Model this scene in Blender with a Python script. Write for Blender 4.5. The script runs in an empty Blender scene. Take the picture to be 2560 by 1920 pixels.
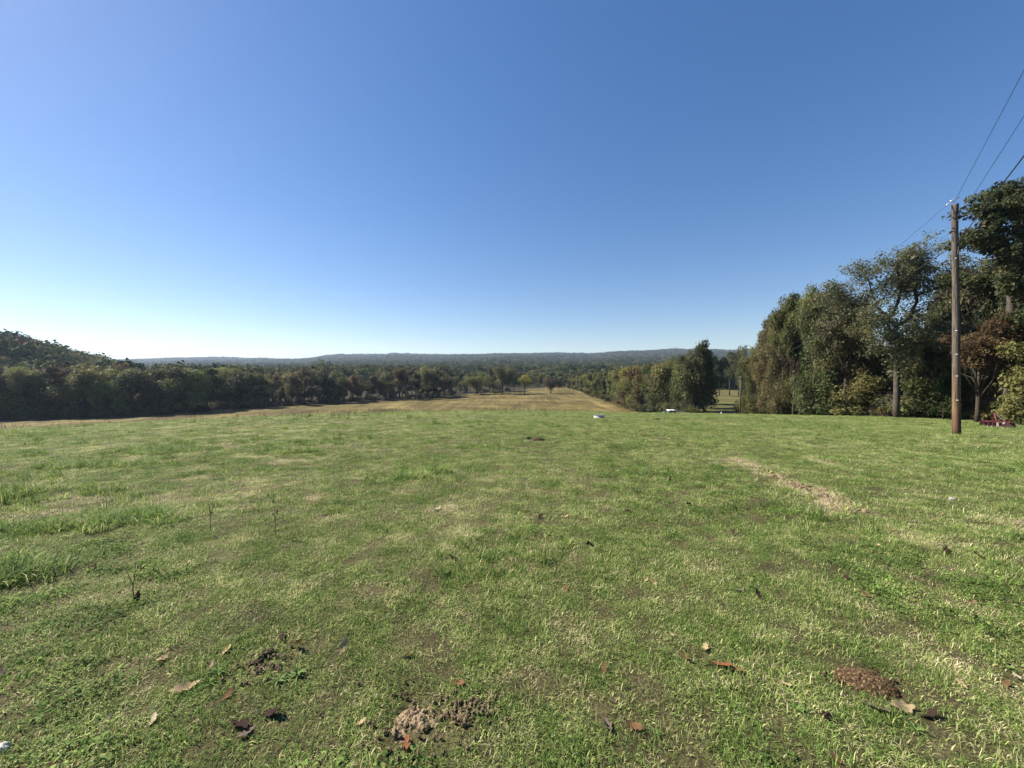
import bpy, math, random
import numpy as np
from mathutils import Vector

sc = bpy.context.scene
# ------------------------------------------------------------------ camera
PITCH = math.atan(35 / 962.0)
EYE = 1.6
cam = bpy.data.cameras.new("Camera")
cam.sensor_width = 36.0
cam.lens = 36.0 * 962.0 / 2560.0
cam.clip_start = 0.05
cam.clip_end = 20000
camo = bpy.data.objects.new("Camera", cam)
sc.collection.objects.link(camo)
camo.location = (0, 0, EYE)
camo.rotation_euler = (math.pi / 2 - PITCH, 0, 0)
sc.camera = camo
# ------------------------------------------------------------------ sky, sun, exposure
SUN_AZ = math.radians(-71)      # measured from +Y, negative is to the left
SUN_EL = math.radians(41)
w = bpy.data.worlds.new("World")
sc.world = w
w.use_nodes = True
nt = w.node_tree
nt.nodes.clear()
sky = nt.nodes.new("ShaderNodeTexSky")
sky.sky_type = 'NISHITA'
sky.sun_disc = False
sky.sun_elevation = SUN_EL
sky.sun_rotation = SUN_AZ
sky.altitude = 300
sky.air_density = 1.0
sky.dust_density = 0.24
sky.ozone_density = 3.0
bg = nt.nodes.new("ShaderNodeBackground")
bg.inputs[1].default_value = 0.077
wo = nt.nodes.new("ShaderNodeOutputWorld")
hs = nt.nodes.new("ShaderNodeHueSaturation")      # the deep colour of the photograph's sky, the same all round
hs.inputs["Hue"].default_value = 0.512
hs.inputs["Saturation"].default_value = 1.3
gm = nt.nodes.new("ShaderNodeGamma")               # the camera's soft tone response, the same all round
gm.inputs[1].default_value = 0.8
nt.links.new(sky.outputs[0], hs.inputs["Color"])
nt.links.new(hs.outputs[0], gm.inputs[0])
nt.links.new(gm.outputs[0], bg.inputs[0])
nt.links.new(bg.outputs[0], wo.inputs[0])
sl = bpy.data.lights.new("Sun", 'SUN')
sl.energy = 5.0
sl.angle = math.radians(0.5)
sl.color = (1.0, 0.93, 0.82)
so = bpy.data.objects.new("Sun", sl)
sc.collection.objects.link(so)
SUNDIR = Vector((math.sin(SUN_AZ) * math.cos(SUN_EL), math.cos(SUN_AZ) * math.cos(SUN_EL), math.sin(SUN_EL)))
so.rotation_euler = SUNDIR.to_track_quat('Z', 'Y').to_euler()
so.location = (0, 0, 50)
sc.view_settings.view_transform = 'Standard'
sc.view_settings.look = 'None'
sc.view_settings.gamma = 1
sc.view_settings.exposure = 1.32
sc.cycles.max_bounces = 5
sc.cycles.diffuse_bounces = 3
sc.cycles.transmission_bounces = 3
sc.cycles.volume_bounces = 0
sc.cycles.use_denoising = True
sc.cycles.denoising_prefilter = 'ACCURATE'
C = sc.collection
rnd = random.Random(7)

# ------------------------------------------------------------------ numeric helpers
def hash2(ix, iy, seed=0):
    n = (ix.astype(np.int64) * 374761393 + iy.astype(np.int64) * 668265263 + seed * 1442695041) & 0x7fffffff
    n = ((n ^ (n >> 13)) * 1274126177) & 0x7fffffff
    return ((n ^ (n >> 16)) & 0xffff) / 65535.0

def vnoise(x, y, seed=0):
    x = np.asarray(x, float); y = np.asarray(y, float)
    ix = np.floor(x); iy = np.floor(y)
    fx = x - ix; fy = y - iy
    fx = fx * fx * (3 - 2 * fx); fy = fy * fy * (3 - 2 * fy)
    a = hash2(ix, iy, seed); b = hash2(ix + 1, iy, seed)
    c = hash2(ix, iy + 1, seed); d = hash2(ix + 1, iy + 1, seed)
    return (a * (1 - fx) + b * fx) * (1 - fy) + (c * (1 - fx) + d * fx) * fy

def fbm(x, y, octv=4, seed=0):
    s = 0; a = 0.5; t = 0
    for i in range(octv):
        s = s + a * vnoise(np.asarray(x) * 2 ** i, np.asarray(y) * 2 ** i, seed + i * 17); t += a; a *= 0.5
    return s / t

def sstep(t):
    t = np.clip(t, 0, 1)
    return t * t * (3 - 2 * t)

# ------------------------------------------------------------------ the lie of the land (metres; eye at 0,0,1.6 looking along +Y)
RX = np.array([-400, 0, 300, 434, 530, 640, 750, 815, 920, 1100, 1300, 1480, 1555, 1700, 1850, 2000, 2600, 3200], float)
RY = np.array([905, 905, 902, 898, 896, 898, 896, 889, 887, 887, 885, 884, 877, 877, 876, 874, 874, 876], float)

def T(x, y):
    x = np.asarray(x, float); y = np.asarray(y, float)
    cx = np.where(x < 0, 0.00067, 0.0003)
    yc = np.clip(y, -40, 1e9)
    hill = -(0.0527 * yc + 0.000444 * np.maximum(yc, 0) ** 2 + cx * np.minimum(np.abs(x), 130) ** 2)
    hill -= 0.0062 * np.clip(y - 58, 0, 60) ** 2
    hill += (fbm(x / 9, y / 9, 3, 5) - 0.5) * 0.22 * sstep((np.hypot(x, y) - 2) / 12)
    hill -= 0.55 * np.exp(-((x - 25) / 11) ** 2 - ((y - 60) / 14) ** 2)
    floor = -9.9 + (fbm(x / 60, y / 60, 2, 3) - 0.5) * 0.7
    # wooded hill on the left
    floor = floor + 15.6 * sstep((-x - 0.92 * np.maximum(y, 168)) / 82) * sstep((y - 95) / 70) * (1 - 0.8 * sstep((y - 260) / 200))
    # far country rising to the ridge
    ys = np.maximum(y, 1.0)
    X = 1280 + 962 * x / ys
    er = (925 - np.interp(X, RX, RY)) / 962.0
    dist = np.clip((y - 250) / (2200 - 250), 0, 1)
    ce = -0.0104 + (er + 0.0104) * dist ** 0.55
    far = y * ce - 11 + EYE
    beyond = np.clip(y - 2250, 0, 1e9)
    far = far - beyond * 0.05
    far = far + (fbm(x / 230 + 7, y / 230, 3, 11) - 0.5) * 0.018 * np.clip(y - 300, 0, 1500)
    far = np.maximum(far, -60)
    floor = floor + (far - floor) * sstep((y - 262) / 160)
    k = 0.7
    m = np.maximum(hill, floor)
    d = np.abs(hill - floor)
    z = m + np.where(d < 4 * k, (1 - d / (4 * k)) ** 2 * k, 0)
    # sideways at the far sides behind the viewer stays calm
    return np.where(y < 90, np.where(y < -40, z, z), z)

cp, sp = math.cos(PITCH), math.sin(PITCH)
def ray(X, Y):
    a = (X - 1280) / 962.0; b = (960 - Y) / 962.0
    return np.array([a, cp + b * sp, -sp + b * cp])

def ground_at(X, Y, tmin=0.5, tmax=3000):
    d = ray(X, Y)
    t = np.geomspace(tmin, tmax, 3000)
    z = EYE + d[2] * t - T(d[0] * t, d[1] * t)
    i = np.argmax(z < 0)
    if z[i] >= 0: i = len(t) - 1
    lo, hi = t[max(i - 1, 0)], t[i]
    for _ in range(30):
        m = (lo + hi) / 2
        if EYE + d[2] * m - T(d[0] * m, d[1] * m) < 0: hi = m
        else: lo = m
    return np.array([d[0] * hi, d[1] * hi, float(T(d[0] * hi, d[1] * hi))])

def at_depth(X, Y, D):
    d = ray(X, Y); t = D / d[1]
    return np.array([d[0] * t, D, EYE + d[2] * t])

def gz(x, y):
    return float(T(x, y))

# ------------------------------------------------------------------ objects and meshes
def mesh_np(name, verts, faces, attrs=None, smooth=False, mats=()):
    """faces: array (n,3) or (n,4), or list of index lists"""
    me = bpy.data.meshes.new(name)
    verts = np.asarray(verts, np.float32)
    if isinstance(faces, np.ndarray):
        n, k = faces.shape
        me.vertices.add(len(verts)); me.vertices.foreach_set("co", verts.ravel())
        me.loops.add(n * k); me.loops.foreach_set("vertex_index", faces.astype(np.int32).ravel())
        me.polygons.add(n)
        me.polygons.foreach_set("loop_start", np.arange(0, n * k, k, dtype=np.int32))
        me.polygons.foreach_set("loop_total", np.full(n, k, np.int32))
        me.update(calc_edges=True)
    else:
        me.from_pydata([tuple(map(float, v)) for v in verts], [], [tuple(int(i) for i in f) for f in faces])
        me.update()
    if attrs:
        for k, v in attrs.items():
            a = me.attributes.new(k, 'FLOAT', 'POINT'); a.data.foreach_set("value", np.asarray(v, np.float32))
    if smooth:
        me.polygons.foreach_set("use_smooth", np.ones(len(me.polygons), bool))
    for m in mats: me.materials.append(m)
    return me

def link(name, me, parent=None, loc=None, rot=None, scale=None):
    o = bpy.data.objects.new(name, me); C.objects.link(o)
    if parent is not None: o.parent = parent
    if loc is not None: o.location = tuple(float(v) for v in loc)
    if rot is not None: o.rotation_euler = tuple(float(v) for v in rot)
    if scale is not None: o.scale = scale if hasattr(scale, '__len__') else (scale,) * 3
    return o

def tag(o, label=None, cat=None, group=None, kind=None):
    if label: o["label"] = label
    if cat: o["category"] = cat
    if group: o["group"] = group
    if kind: o["kind"] = kind
    return o

class MB:
    """collects polygons"""
    def __init__(s): s.v = []; s.f = []
    def add(s, v, f):
        b = len(s.v); s.v += [tuple(map(float, p)) for p in v]; s.f += [tuple(i + b for i in q) for q in f]; return s
    def box(s, a, b):
        (x0, y0, z0), (x1, y1, z1) = a, b
        return s.add([(x0, y0, z0), (x1, y0, z0), (x1, y1, z0), (x0, y1, z0), (x0, y0, z1), (x1, y0, z1), (x1, y1, z1), (x0, y1, z1)],
                     [(0, 3, 2, 1), (4, 5, 6, 7), (0, 1, 5, 4), (1, 2, 6, 5), (2, 3, 7, 6), (3, 0, 4, 7)])
    def tube(s, pts, rad, n=6, cap=True):
        pts = [Vector(p) for p in pts]
        if not hasattr(rad, '__len__'): rad = [rad] * len(pts)
        vs = []; fs = []; prev = None
        for i, p in enumerate(pts):
            t = (pts[min(i + 1, len(pts) - 1)] - pts[max(i - 1, 0)]).normalized()
            if prev is None:
                a = t.orthogonal().normalized()
            else:
                a = (prev - t * prev.dot(t)); a = a.normalized() if a.length > 1e-6 else t.orthogonal().normalized()
            prev = a; b = t.cross(a)
            for k in range(n):
                th = 2 * math.pi * k / n
                vs.append(p + (a * math.cos(th) + b * math.sin(th)) * rad[i])
        for i in range(len(pts) - 1):
            for k in range(n):
                fs.append((i * n + k, i * n + (k + 1) % n, (i + 1) * n + (k + 1) % n, (i + 1) * n + k))
        if cap:
            fs.append(tuple(range(n - 1, -1, -1))); fs.append(tuple((len(pts) - 1) * n + k for k in range(n)))
        return s.add(vs, fs)
    def prism(s, prof, y0, y1):
        n = len(prof)
        v = [(x, y0, z) for x, z in prof] + [(x, y1, z) for x, z in prof]
        f = [tuple(range(n)), tuple(range(2 * n - 1, n - 1, -1))] + [(i, i + n, (i + 1) % n + n, (i + 1) % n) for i in range(n)]
        return s.add(v, f)
    def mesh(s, name, mat=None, smooth=False, bevel=0):
        me = bpy.data.meshes.new(name); me.from_pydata(s.v, [], s.f); me.update()
        if bevel:
            import bmesh
            bm = bmesh.new(); bm.from_mesh(me)
            bmesh.ops.recalc_face_normals(bm, faces=bm.faces)
            bmesh.ops.bevel(bm, geom=list(bm.edges), offset=bevel, segments=2, affect='EDGES', clamp_overlap=True)
            bm.to_mesh(me); bm.free()
        if smooth: me.polygons.foreach_set("use_smooth", np.ones(len(me.polygons), bool))
        if mat: me.materials.append(mat)
        return me

# ------------------------------------------------------------------ materials
def newmat(name):
    m = bpy.data.materials.new(name); m.use_nodes = True
    n = m.node_tree; n.nodes.clear()
    return m, n, n.nodes, n.links

def N(nodes, t, **kw):
    x = nodes.new(t)
    for k, v in kw.items(): setattr(x, k, v)
    return x

def ramp(nodes, stops):
    r = nodes.new("ShaderNodeValToRGB"); e = r.color_ramp.elements
    while len(e) < len(stops): e.new(0.5)
    for i, (p, c) in enumerate(stops):
        e[i].position = p; e[i].color = (*c, 1)
    return r

def math_n(nodes, links, op, a, b=None, clamp=False):
    m = nodes.new("ShaderNodeMath"); m.operation = op; m.use_clamp = clamp
    for i, v in enumerate((a, b)):
        if v is None: continue
        if isinstance(v, (int, float)): m.inputs[i].default_value = v
        else: links.new(v, m.inputs[i])
    return m.outputs[0]

def mix_c(nodes, links, fac, a, b, mode='MIX'):
    m = nodes.new("ShaderNodeMix"); m.data_type = 'RGBA'; m.blend_type = mode
    for sock, v in ((m.inputs[0], fac), (m.inputs[6], a), (m.inputs[7], b)):
        if isinstance(v, (int, float)): sock.default_value = v
        elif isinstance(v, tuple): sock.default_value = (*v, 1)
        else: links.new(v, sock)
    return m.outputs[2]

def noise(nodes, links, scale, detail=4, vec=None, rough=0.55):
    t = nodes.new("ShaderNodeTexNoise"); t.inputs["Scale"].default_value = scale; t.inputs["Detail"].default_value = detail
    t.inputs["Roughness"].default_value = rough
    if vec is not None: links.new(vec, t.inputs["Vector"])
    return t.outputs[0]

def attr(nodes, name, typ='GEOMETRY'):
    a = nodes.new("ShaderNodeAttribute"); a.attribute_name = name; a.attribute_type = typ
    return a.outputs["Fac"]

def simple(name, col, rough=0.6, metal=0.0, var=0.25, scale=8.0, bump=0.0, bscale=40.0):
    m, t, n, l = newmat(name)
    b = N(n, "ShaderNodeBsdfPrincipled"); o = N(n, "ShaderNodeOutputMaterial"); l.new(b.outputs[0], o.inputs[0])
    tc = N(n, "ShaderNodeTexCoord").outputs["Object"]
    f = noise(n, l, scale, 5, tc)
    r = ramp(n, [(0.3, tuple(c * (1 - var) for c in col)), (0.7, tuple(min(1, c * (1 + var)) for c in col))])
    l.new(f, r.inputs[0]); l.new(r.outputs[0], b.inputs["Base Color"])
    b.inputs["Roughness"].default_value = rough; b.inputs["Metallic"].default_value = metal
    if rough >= .7: b.inputs["Specular IOR Level"].default_value = .12
    if bump:
        bp = N(n, "ShaderNodeBump"); bp.inputs["Strength"].default_value = bump; bp.inputs["Distance"].default_value = 0.02
        l.new(noise(n, l, bscale, 6, tc), bp.inputs["Height"]); l.new(bp.outputs[0], b.inputs["Normal"])
    return m

def leaf_shader(n, l, col, trans=0.35, rough=0.55, spec=0.25):
    b = N(n, "ShaderNodeBsdfPrincipled"); o = N(n, "ShaderNodeOutputMaterial")
    b.inputs["Roughness"].default_value = rough
    b.inputs["Specular IOR Level"].default_value = spec
    l.new(col, b.inputs["Base Color"])
    tr = N(n, "ShaderNodeBsdfTranslucent"); l.new(col, tr.inputs[0])
    mx = N(n, "ShaderNodeMixShader"); mx.inputs[0].default_value = trans
    l.new(b.outputs[0], mx.inputs[1]); l.new(tr.outputs[0], mx.inputs[2]); l.new(mx.outputs[0], o.inputs[0])

def tree_leaf_mat():
    m, t, n, l = newmat("tree_leaf")
    oi = N(n, "ShaderNodeObjectInfo")
    ti = attr(n, "tint")
    k = math_n(n, l, 'ADD', math_n(n, l, 'MULTIPLY', ti, 0.95), 0.55)
    warm = mix_c(n, l, math_n(n, l, 'MULTIPLY', math_n(n, l, 'SUBTRACT', ti, 0.45, True), 0.9), oi.outputs["Color"], (0.15, 0.12, 0.045))
    hv = N(n, "ShaderNodeVectorMath"); hv.operation = 'SCALE'
    l.new(warm, hv.inputs[0]); l.new(k, hv.inputs["Scale"])
    leaf_shader(n, l, hv.outputs[0], 0.42, 0.6, 0.2)
    return m

def far_leaf_mat():
    m, t, n, l = newmat("far_forest_leaf")
    oi = N(n, "ShaderNodeObjectInfo")
    ti = attr(n, "tint")
    r = ramp(n, [(0.0, (0.022, 0.034, 0.014)), (0.4, (0.040, 0.055, 0.020)), (0.6, (0.065, 0.08, 0.028)), (0.8, (0.12, 0.13, 0.04)), (0.92, (0.12, 0.10, 0.04)), (1.0, (0.14, 0.085, 0.04))])
    l.new(oi.outputs["Random"], r.inputs[0])
    k = math_n(n, l, 'ADD', math_n(n, l, 'MULTIPLY', ti, 0.7), 0.65)
    hv = N(n, "ShaderNodeVectorMath"); hv.operation = 'SCALE'
    l.new(r.outputs[0], hv.inputs[0]); l.new(k, hv.inputs["Scale"])
    leaf_shader(n, l, hv.outputs[0], 0.2, 0.8, 0.08)
    return m

def grass_mat():
    m, t, n, l = newmat("grass_blade")
    ti = attr(n, "tint"); dr = attr(n, "dry", 'INSTANCER')
    gp = N(n, "ShaderNodeNewGeometry").outputs["Position"]
    big = noise(n, l, 0.35, 3, gp); mid = noise(n, l, 2.2, 3, gp)
    s = math_n(n, l, 'ADD', math_n(n, l, 'MULTIPLY', ti, 0.55), math_n(n, l, 'MULTIPLY', dr, 0.55))
    s = math_n(n, l, 'ADD', s, math_n(n, l, 'MULTIPLY', math_n(n, l, 'SUBTRACT', big, 0.5), 0.5))
    s = math_n(n, l, 'ADD', s, math_n(n, l, 'MULTIPLY', math_n(n, l, 'SUBTRACT', mid, 0.5), 1.15))
    s = math_n(n, l, 'ADD', s, math_n(n, l, 'MULTIPLY', math_n(n, l, 'SUBTRACT', noise(n, l, 8.0, 2, gp), 0.5), 1.0), True)
    r = ramp(n, [(0.0, (0.090, 0.148, 0.034)), (0.28, (0.165, 0.240, 0.056)), (0.5, (0.262, 0.318, 0.090)), (0.72, (0.41, 0.385, 0.18)), (1.0, (0.60, 0.52, 0.33))])
    l.new(s, r.inputs[0])
    rb = math_n(n, l, 'ADD', math_n(n, l, 'MULTIPLY', N(n, "ShaderNodeObjectInfo").outputs["Random"], 0.66), 0.77)
    hv = N(n, "ShaderNodeVectorMath"); hv.operation = 'SCALE'
    l.new(r.outputs[0], hv.inputs[0]); l.new(rb, hv.inputs["Scale"])
    leaf_shader(n, l, hv.outputs[0], 0.38, 0.65, 0.12)
    return m

def ground_mat():
    m, t, n, l = newmat("ground_soil_and_sward")
    b = N(n, "ShaderNodeBsdfPrincipled"); o = N(n, "ShaderNodeOutputMaterial"); l.new(b.outputs[0], o.inputs[0])
    gp = N(n, "ShaderNodeNewGeometry").outputs["Position"]
    fine = noise(n, l, 55, 6, gp, 0.65); mid = noise(n, l, 3.0, 5, gp); big = noise(n, l, 0.3, 4, gp)
    # lawn: thatch, soil and short leaf, darkened to stand for shade between the blades
    s = math_n(n, l, 'ADD', math_n(n, l, 'MULTIPLY', fine, 0.7), math_n(n, l, 'MULTIPLY', mid, 0.3))
    lawn = ramp(n, [(0.32, (0.018, 0.015, 0.008)), (0.46, (0.050, 0.044, 0.020)), (0.57, (0.095, 0.085, 0.038)), (0.70, (0.22, 0.18, 0.10))])
    l.new(s, lawn.inputs[0])
    soil = ramp(n, [(0.3, (0.06, 0.044, 0.026)), (0.5, (0.14, 0.108, 0.062)), (0.68, (0.30, 0.24, 0.15))])
    l.new(s, soil.inputs[0])
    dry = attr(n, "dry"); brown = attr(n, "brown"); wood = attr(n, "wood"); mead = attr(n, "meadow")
    c = mix_c(n, l, math_n(n, l, 'MULTIPLY', dry, 0.85), lawn.outputs[0], soil.outputs[0])
    # brown hay stubble, mown in strips
    mp = N(n, "ShaderNodeMapping"); l.new(gp, mp.inputs[0]); mp.inputs["Scale"].default_value = (0.9, 0.07, 1); mp.inputs["Rotation"].default_value = (0, 0, 0.5)
    st = noise(n, l, 0.5, 5, mp.outputs[0], 0.6)
    st2 = noise(n, l, 0.09, 4, gp, 0.6)
    st3 = noise(n, l, 1.3, 6, gp, 0.7)
    q = math_n(n, l, 'ADD', math_n(n, l, 'ADD', math_n(n, l, 'MULTIPLY', st, 0.28), math_n(n, l, 'MULTIPLY', st2, 0.36)), math_n(n, l, 'MULTIPLY', st3, 0.36))
    hay = ramp(n, [(0.40, (0.048, 0.040, 0.015)), (0.48, (0.088, 0.068, 0.024)), (0.53, (0.125, 0.098, 0.035)), (0.61, (0.22, 0.175, 0.068))])
    l.new(q, hay.inputs[0])
    c = mix_c(n, l, brown, c, hay.outputs[0])
    md = ramp(n, [(0.38, (0.055, 0.055, 0.018)), (0.52, (0.092, 0.085, 0.028)), (0.66, (0.15, 0.13, 0.05))])
    l.new(q, md.inputs[0])
    c = mix_c(n, l, mead, c, md.outputs[0])
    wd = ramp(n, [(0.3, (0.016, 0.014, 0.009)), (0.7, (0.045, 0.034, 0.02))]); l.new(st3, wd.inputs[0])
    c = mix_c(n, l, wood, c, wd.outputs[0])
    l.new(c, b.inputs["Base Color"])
    b.inputs["Roughness"].default_value = 0.95; b.inputs["Specular IOR Level"].default_value = 0.1
    bp = N(n, "ShaderNodeBump"); bp.inputs["Strength"].default_value = 0.9; bp.inputs["Distance"].default_value = 0.03
    l.new(s, bp.inputs["Height"]); l.new(bp.outputs[0], b.inputs["Normal"])
    return m

M_leaf = tree_leaf_mat(); M_far = far_leaf_mat(); M_grass = grass_mat(); M_ground = ground_mat()
M_bark = simple("bark", (0.060, 0.047, 0.036), 0.9, 0, 0.45, 6, 0.8, 25)
M_bark_grey = simple("grey_bark", (0.075, 0.063, 0.052), 0.9, 0, 0.4, 5, 0.8, 22)

# ------------------------------------------------------------------ zones of the ground
def pix_poly(pts): return np.array([ground_at(*p)[:2] for p in pts])
TRACK1 = pix_poly([(1840, 1150), (1868, 1162), (1894, 1173), (1964, 1198), (2030, 1227), (2089, 1258), (2131, 1282), (2165, 1300)])
TRACK2 = pix_poly([(1960, 1126), (2003, 1138), (2069, 1157), (2120, 1172)])
TRACK3 = pix_poly([(2360, 1243), (2400, 1255), (2516, 1293), (2640, 1340)])
def seg_dist(x, y, P):
    d = np.full(np.shape(x), 1e9)
    for a, b in zip(P[:-1], P[1:]):
        ab = b - a; t = np.clip(((x - a[0]) * ab[0] + (y - a[1]) * ab[1]) / (ab @ ab), 0, 1)
        d = np.minimum(d, np.hypot(x - a[0] - t * ab[0], y - a[1] - t * ab[1]))
    return d
DRYSPOTS = [((455, 1375), 0.3), ((520, 1430), .2), ((1000, 1345), 0.2), ((1150, 1335), 0.16), ((1180, 1560), .12), ((1050, 1620), .12),
            ((260, 1480), .3), ((1090, 1275), .2), ((1230, 1200), .3), ((860, 1760), .14), ((1180, 1770), .10), ((640, 1690), .12), ((260, 1800), .12),
            ((40, 1720), .15), ((800, 1245), .25), ((620, 1085), .7), ((1700, 1240), .2), ((2240, 1330), .35), ((2380, 1430), .25), ((1560, 1700), .1), ((1330, 1690), .12)]
DRYSPOTS = [(ground_at(*p)[:2], r) for p, r in DRYSPOTS]

def dryness(x, y):
    d1 = seg_dist(x, y, TRACK1); d2 = np.minimum(seg_dist(x, y, TRACK2), seg_dist(x, y, TRACK3))
    n = fbm(x * 1.7, y * 1.7, 4, 21); n2 = fbm(x * 0.35 + 3, y * 0.35, 3, 33)
    v = 1.15 * np.exp(-(d1 / 0.29) ** 2) * sstep((fbm(x * 2.3 + 2, y * 2.3, 3, 29) - .3) / .3) + 0.42 * np.exp(-(d2 / 0.28) ** 2) * (0.2 + 1.1 * n)
    for (c, r) in DRYSPOTS:
        v = v + 0.52 * np.exp(-(((x - c[0]) ** 2 + (y - c[1]) ** 2) / (r * r))) * (0.3 + n)
    left = sstep((6 - x) / 14)
    v = v + sstep((n - 0.52 - 0.06 * (1 - left)) / 0.2) * (0.10 + 0.40 * left) + sstep((n2 - 0.5) / 0.25) * 0.22 * left
    return np.clip(v, 0, 1)

GBX = pix_poly([(0, 1072), (320, 1057), (636, 1049), (918, 1038)])
def green_limit(x, y):
    """>0 beyond the mown lawn on the hilltop (the brown hay field starts)"""
    lim = 62 + 4 * np.sin(x / 19.0) + 3 * (fbm(x / 5, y / 5, 2, 8) - .5) - np.where(x < 0, 0.45 * np.abs(x), 0.0)
    lim = np.maximum(lim, 34 - 0.0 * x)
    return y - lim

xs_p = np.concatenate([np.arange(0, 14, .25), np.arange(14, 45, .6), np.arange(45, 110, 2.0), np.arange(110, 400, 9.0), np.geomspace(400, 4200, 34)])
xs = np.concatenate([-xs_p[:0:-1], xs_p])
ys = np.concatenate([-np.geomspace(400, 10, 12), np.arange(-8, 1, .5), np.arange(1, 14, .25), np.arange(14, 70, .6), np.arange(70, 130, 1.5), np.arange(130, 300, 5), np.geomspace(300, 3400, 100)])
GX, GY = np.meshgrid(xs, ys)
GZ = T(GX, GY)
nx, ny = len(xs), len(ys)
ii = (np.arange(ny - 1)[:, None] * nx + np.arange(nx - 1)[None, :]).ravel()
faces = np.stack([ii, ii + 1, ii + nx + 1, ii + nx], 1)
# hedge and wood edges used for the zones
HEDGE = np.array([at_depth(1424, 970, 245)[:2], at_depth(1490, 991, 168)[:2], at_depth(1583, 1020, 116)[:2], at_depth(1655, 1031, 92)[:2], at_depth(1735, 1034, 80)[:2]])
fx, fy = GX.ravel(), GY.ravel()
gl = green_limit(fx, fy)
brown = sstep(gl / 4 + 0.5)
hx = np.interp(fy, HEDGE[::-1, 1], HEDGE[::-1, 0])
right_of_hedge = (fx > hx + 2) & (fy > 66)
meadow = right_of_hedge.astype(float) * (fx < 0.68 * fy)
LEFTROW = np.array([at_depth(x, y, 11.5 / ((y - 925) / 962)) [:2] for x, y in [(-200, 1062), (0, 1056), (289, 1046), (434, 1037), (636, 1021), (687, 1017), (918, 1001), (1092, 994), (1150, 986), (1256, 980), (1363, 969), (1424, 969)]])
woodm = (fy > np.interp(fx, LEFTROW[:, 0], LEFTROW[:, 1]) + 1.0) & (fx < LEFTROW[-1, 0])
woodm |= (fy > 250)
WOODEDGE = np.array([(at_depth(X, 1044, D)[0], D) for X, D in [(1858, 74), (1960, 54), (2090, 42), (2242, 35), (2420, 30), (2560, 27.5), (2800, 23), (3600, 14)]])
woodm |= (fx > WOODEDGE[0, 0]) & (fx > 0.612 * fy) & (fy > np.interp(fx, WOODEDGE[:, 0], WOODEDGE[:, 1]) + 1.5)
dry_v = np.where((fy < 64), dryness(fx, fy), 0)
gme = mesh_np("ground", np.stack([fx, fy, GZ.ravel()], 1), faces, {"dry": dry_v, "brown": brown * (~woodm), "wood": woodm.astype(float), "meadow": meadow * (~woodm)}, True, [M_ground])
tag(link("ground", gme), "rolling pasture ground falling to a brown hay field and woods", None, None, "structure")

# ------------------------------------------------------------------ trees
def leaves_np(cent, nrm, size, aspect, tint, rng):
    """pointed leaf rhombs: two triangles each"""
    n = len(cent)
    nrm = nrm / np.maximum(np.linalg.norm(nrm, axis=1, keepdims=True), 1e-6)
    r = rng.normal(size=(n, 3)); a = r - nrm * np.sum(r * nrm, 1, keepdims=True)
    a /= np.maximum(np.linalg.norm(a, axis=1, keepdims=True), 1e-6)
    b = np.cross(nrm, a)
    s = size[:, None]
    fold = nrm * s * 0.18
    v = np.stack([cent - a * s * .5, cent + b * s * .5 * aspect + a * s * .06 + fold, cent + a * s * .5, cent - b * s * .5 * aspect + a * s * .06 + fold], 1).reshape(-1, 3)
    i = np.arange(n)[:, None] * 4
    f = np.concatenate([i + np.array([[0, 1, 2]]), i + np.array([[0, 2, 3]])], 1).reshape(-1, 3)
    return v, f, np.repeat(tint, 4)

def clump_leaves(clumps, total, size, rng, flat=0.75, aspect=0.62, up=0.45):
    vol = np.array([c[3] ** 2 * c[4] for c in clumps]); p = vol / vol.sum()
    idx = rng.choice(len(clumps), total, p=p)
    cc = np.array([c[:3] for c in clumps])[idx]; rr = np.array([c[3] for c in clumps])[idx]
    ct = rng.random(len(clumps))[idx]
    d = rng.normal(size=(total, 3)); d /= np.linalg.norm(d, axis=1, keepdims=True)
    r = rr * (0.30 + 0.70 * rng.random(total) ** 0.5) * np.exp(rng.normal(size=total) * .2)
    pos = cc + d * r[:, None] * np.array([1, 1, flat])
    nrm = d * 0.6 + np.array([0, 0, up]) + rng.normal(size=(total, 3)) * 0.45
    sz = size * np.exp(rng.normal(size=total) * .38)
    tint = np.clip(0.62 * ct + 0.38 * rng.random(total), 0, 1)
    return leaves_np(pos, nrm, sz, aspect, tint, rng)

def dir_noise(d, rng, k=6):
    ph = rng.normal(size=(k, 3)) * 2.4; o = rng.random(k) * 6.28
    return np.sin(d @ ph.T + o).mean(axis=-1)

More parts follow.
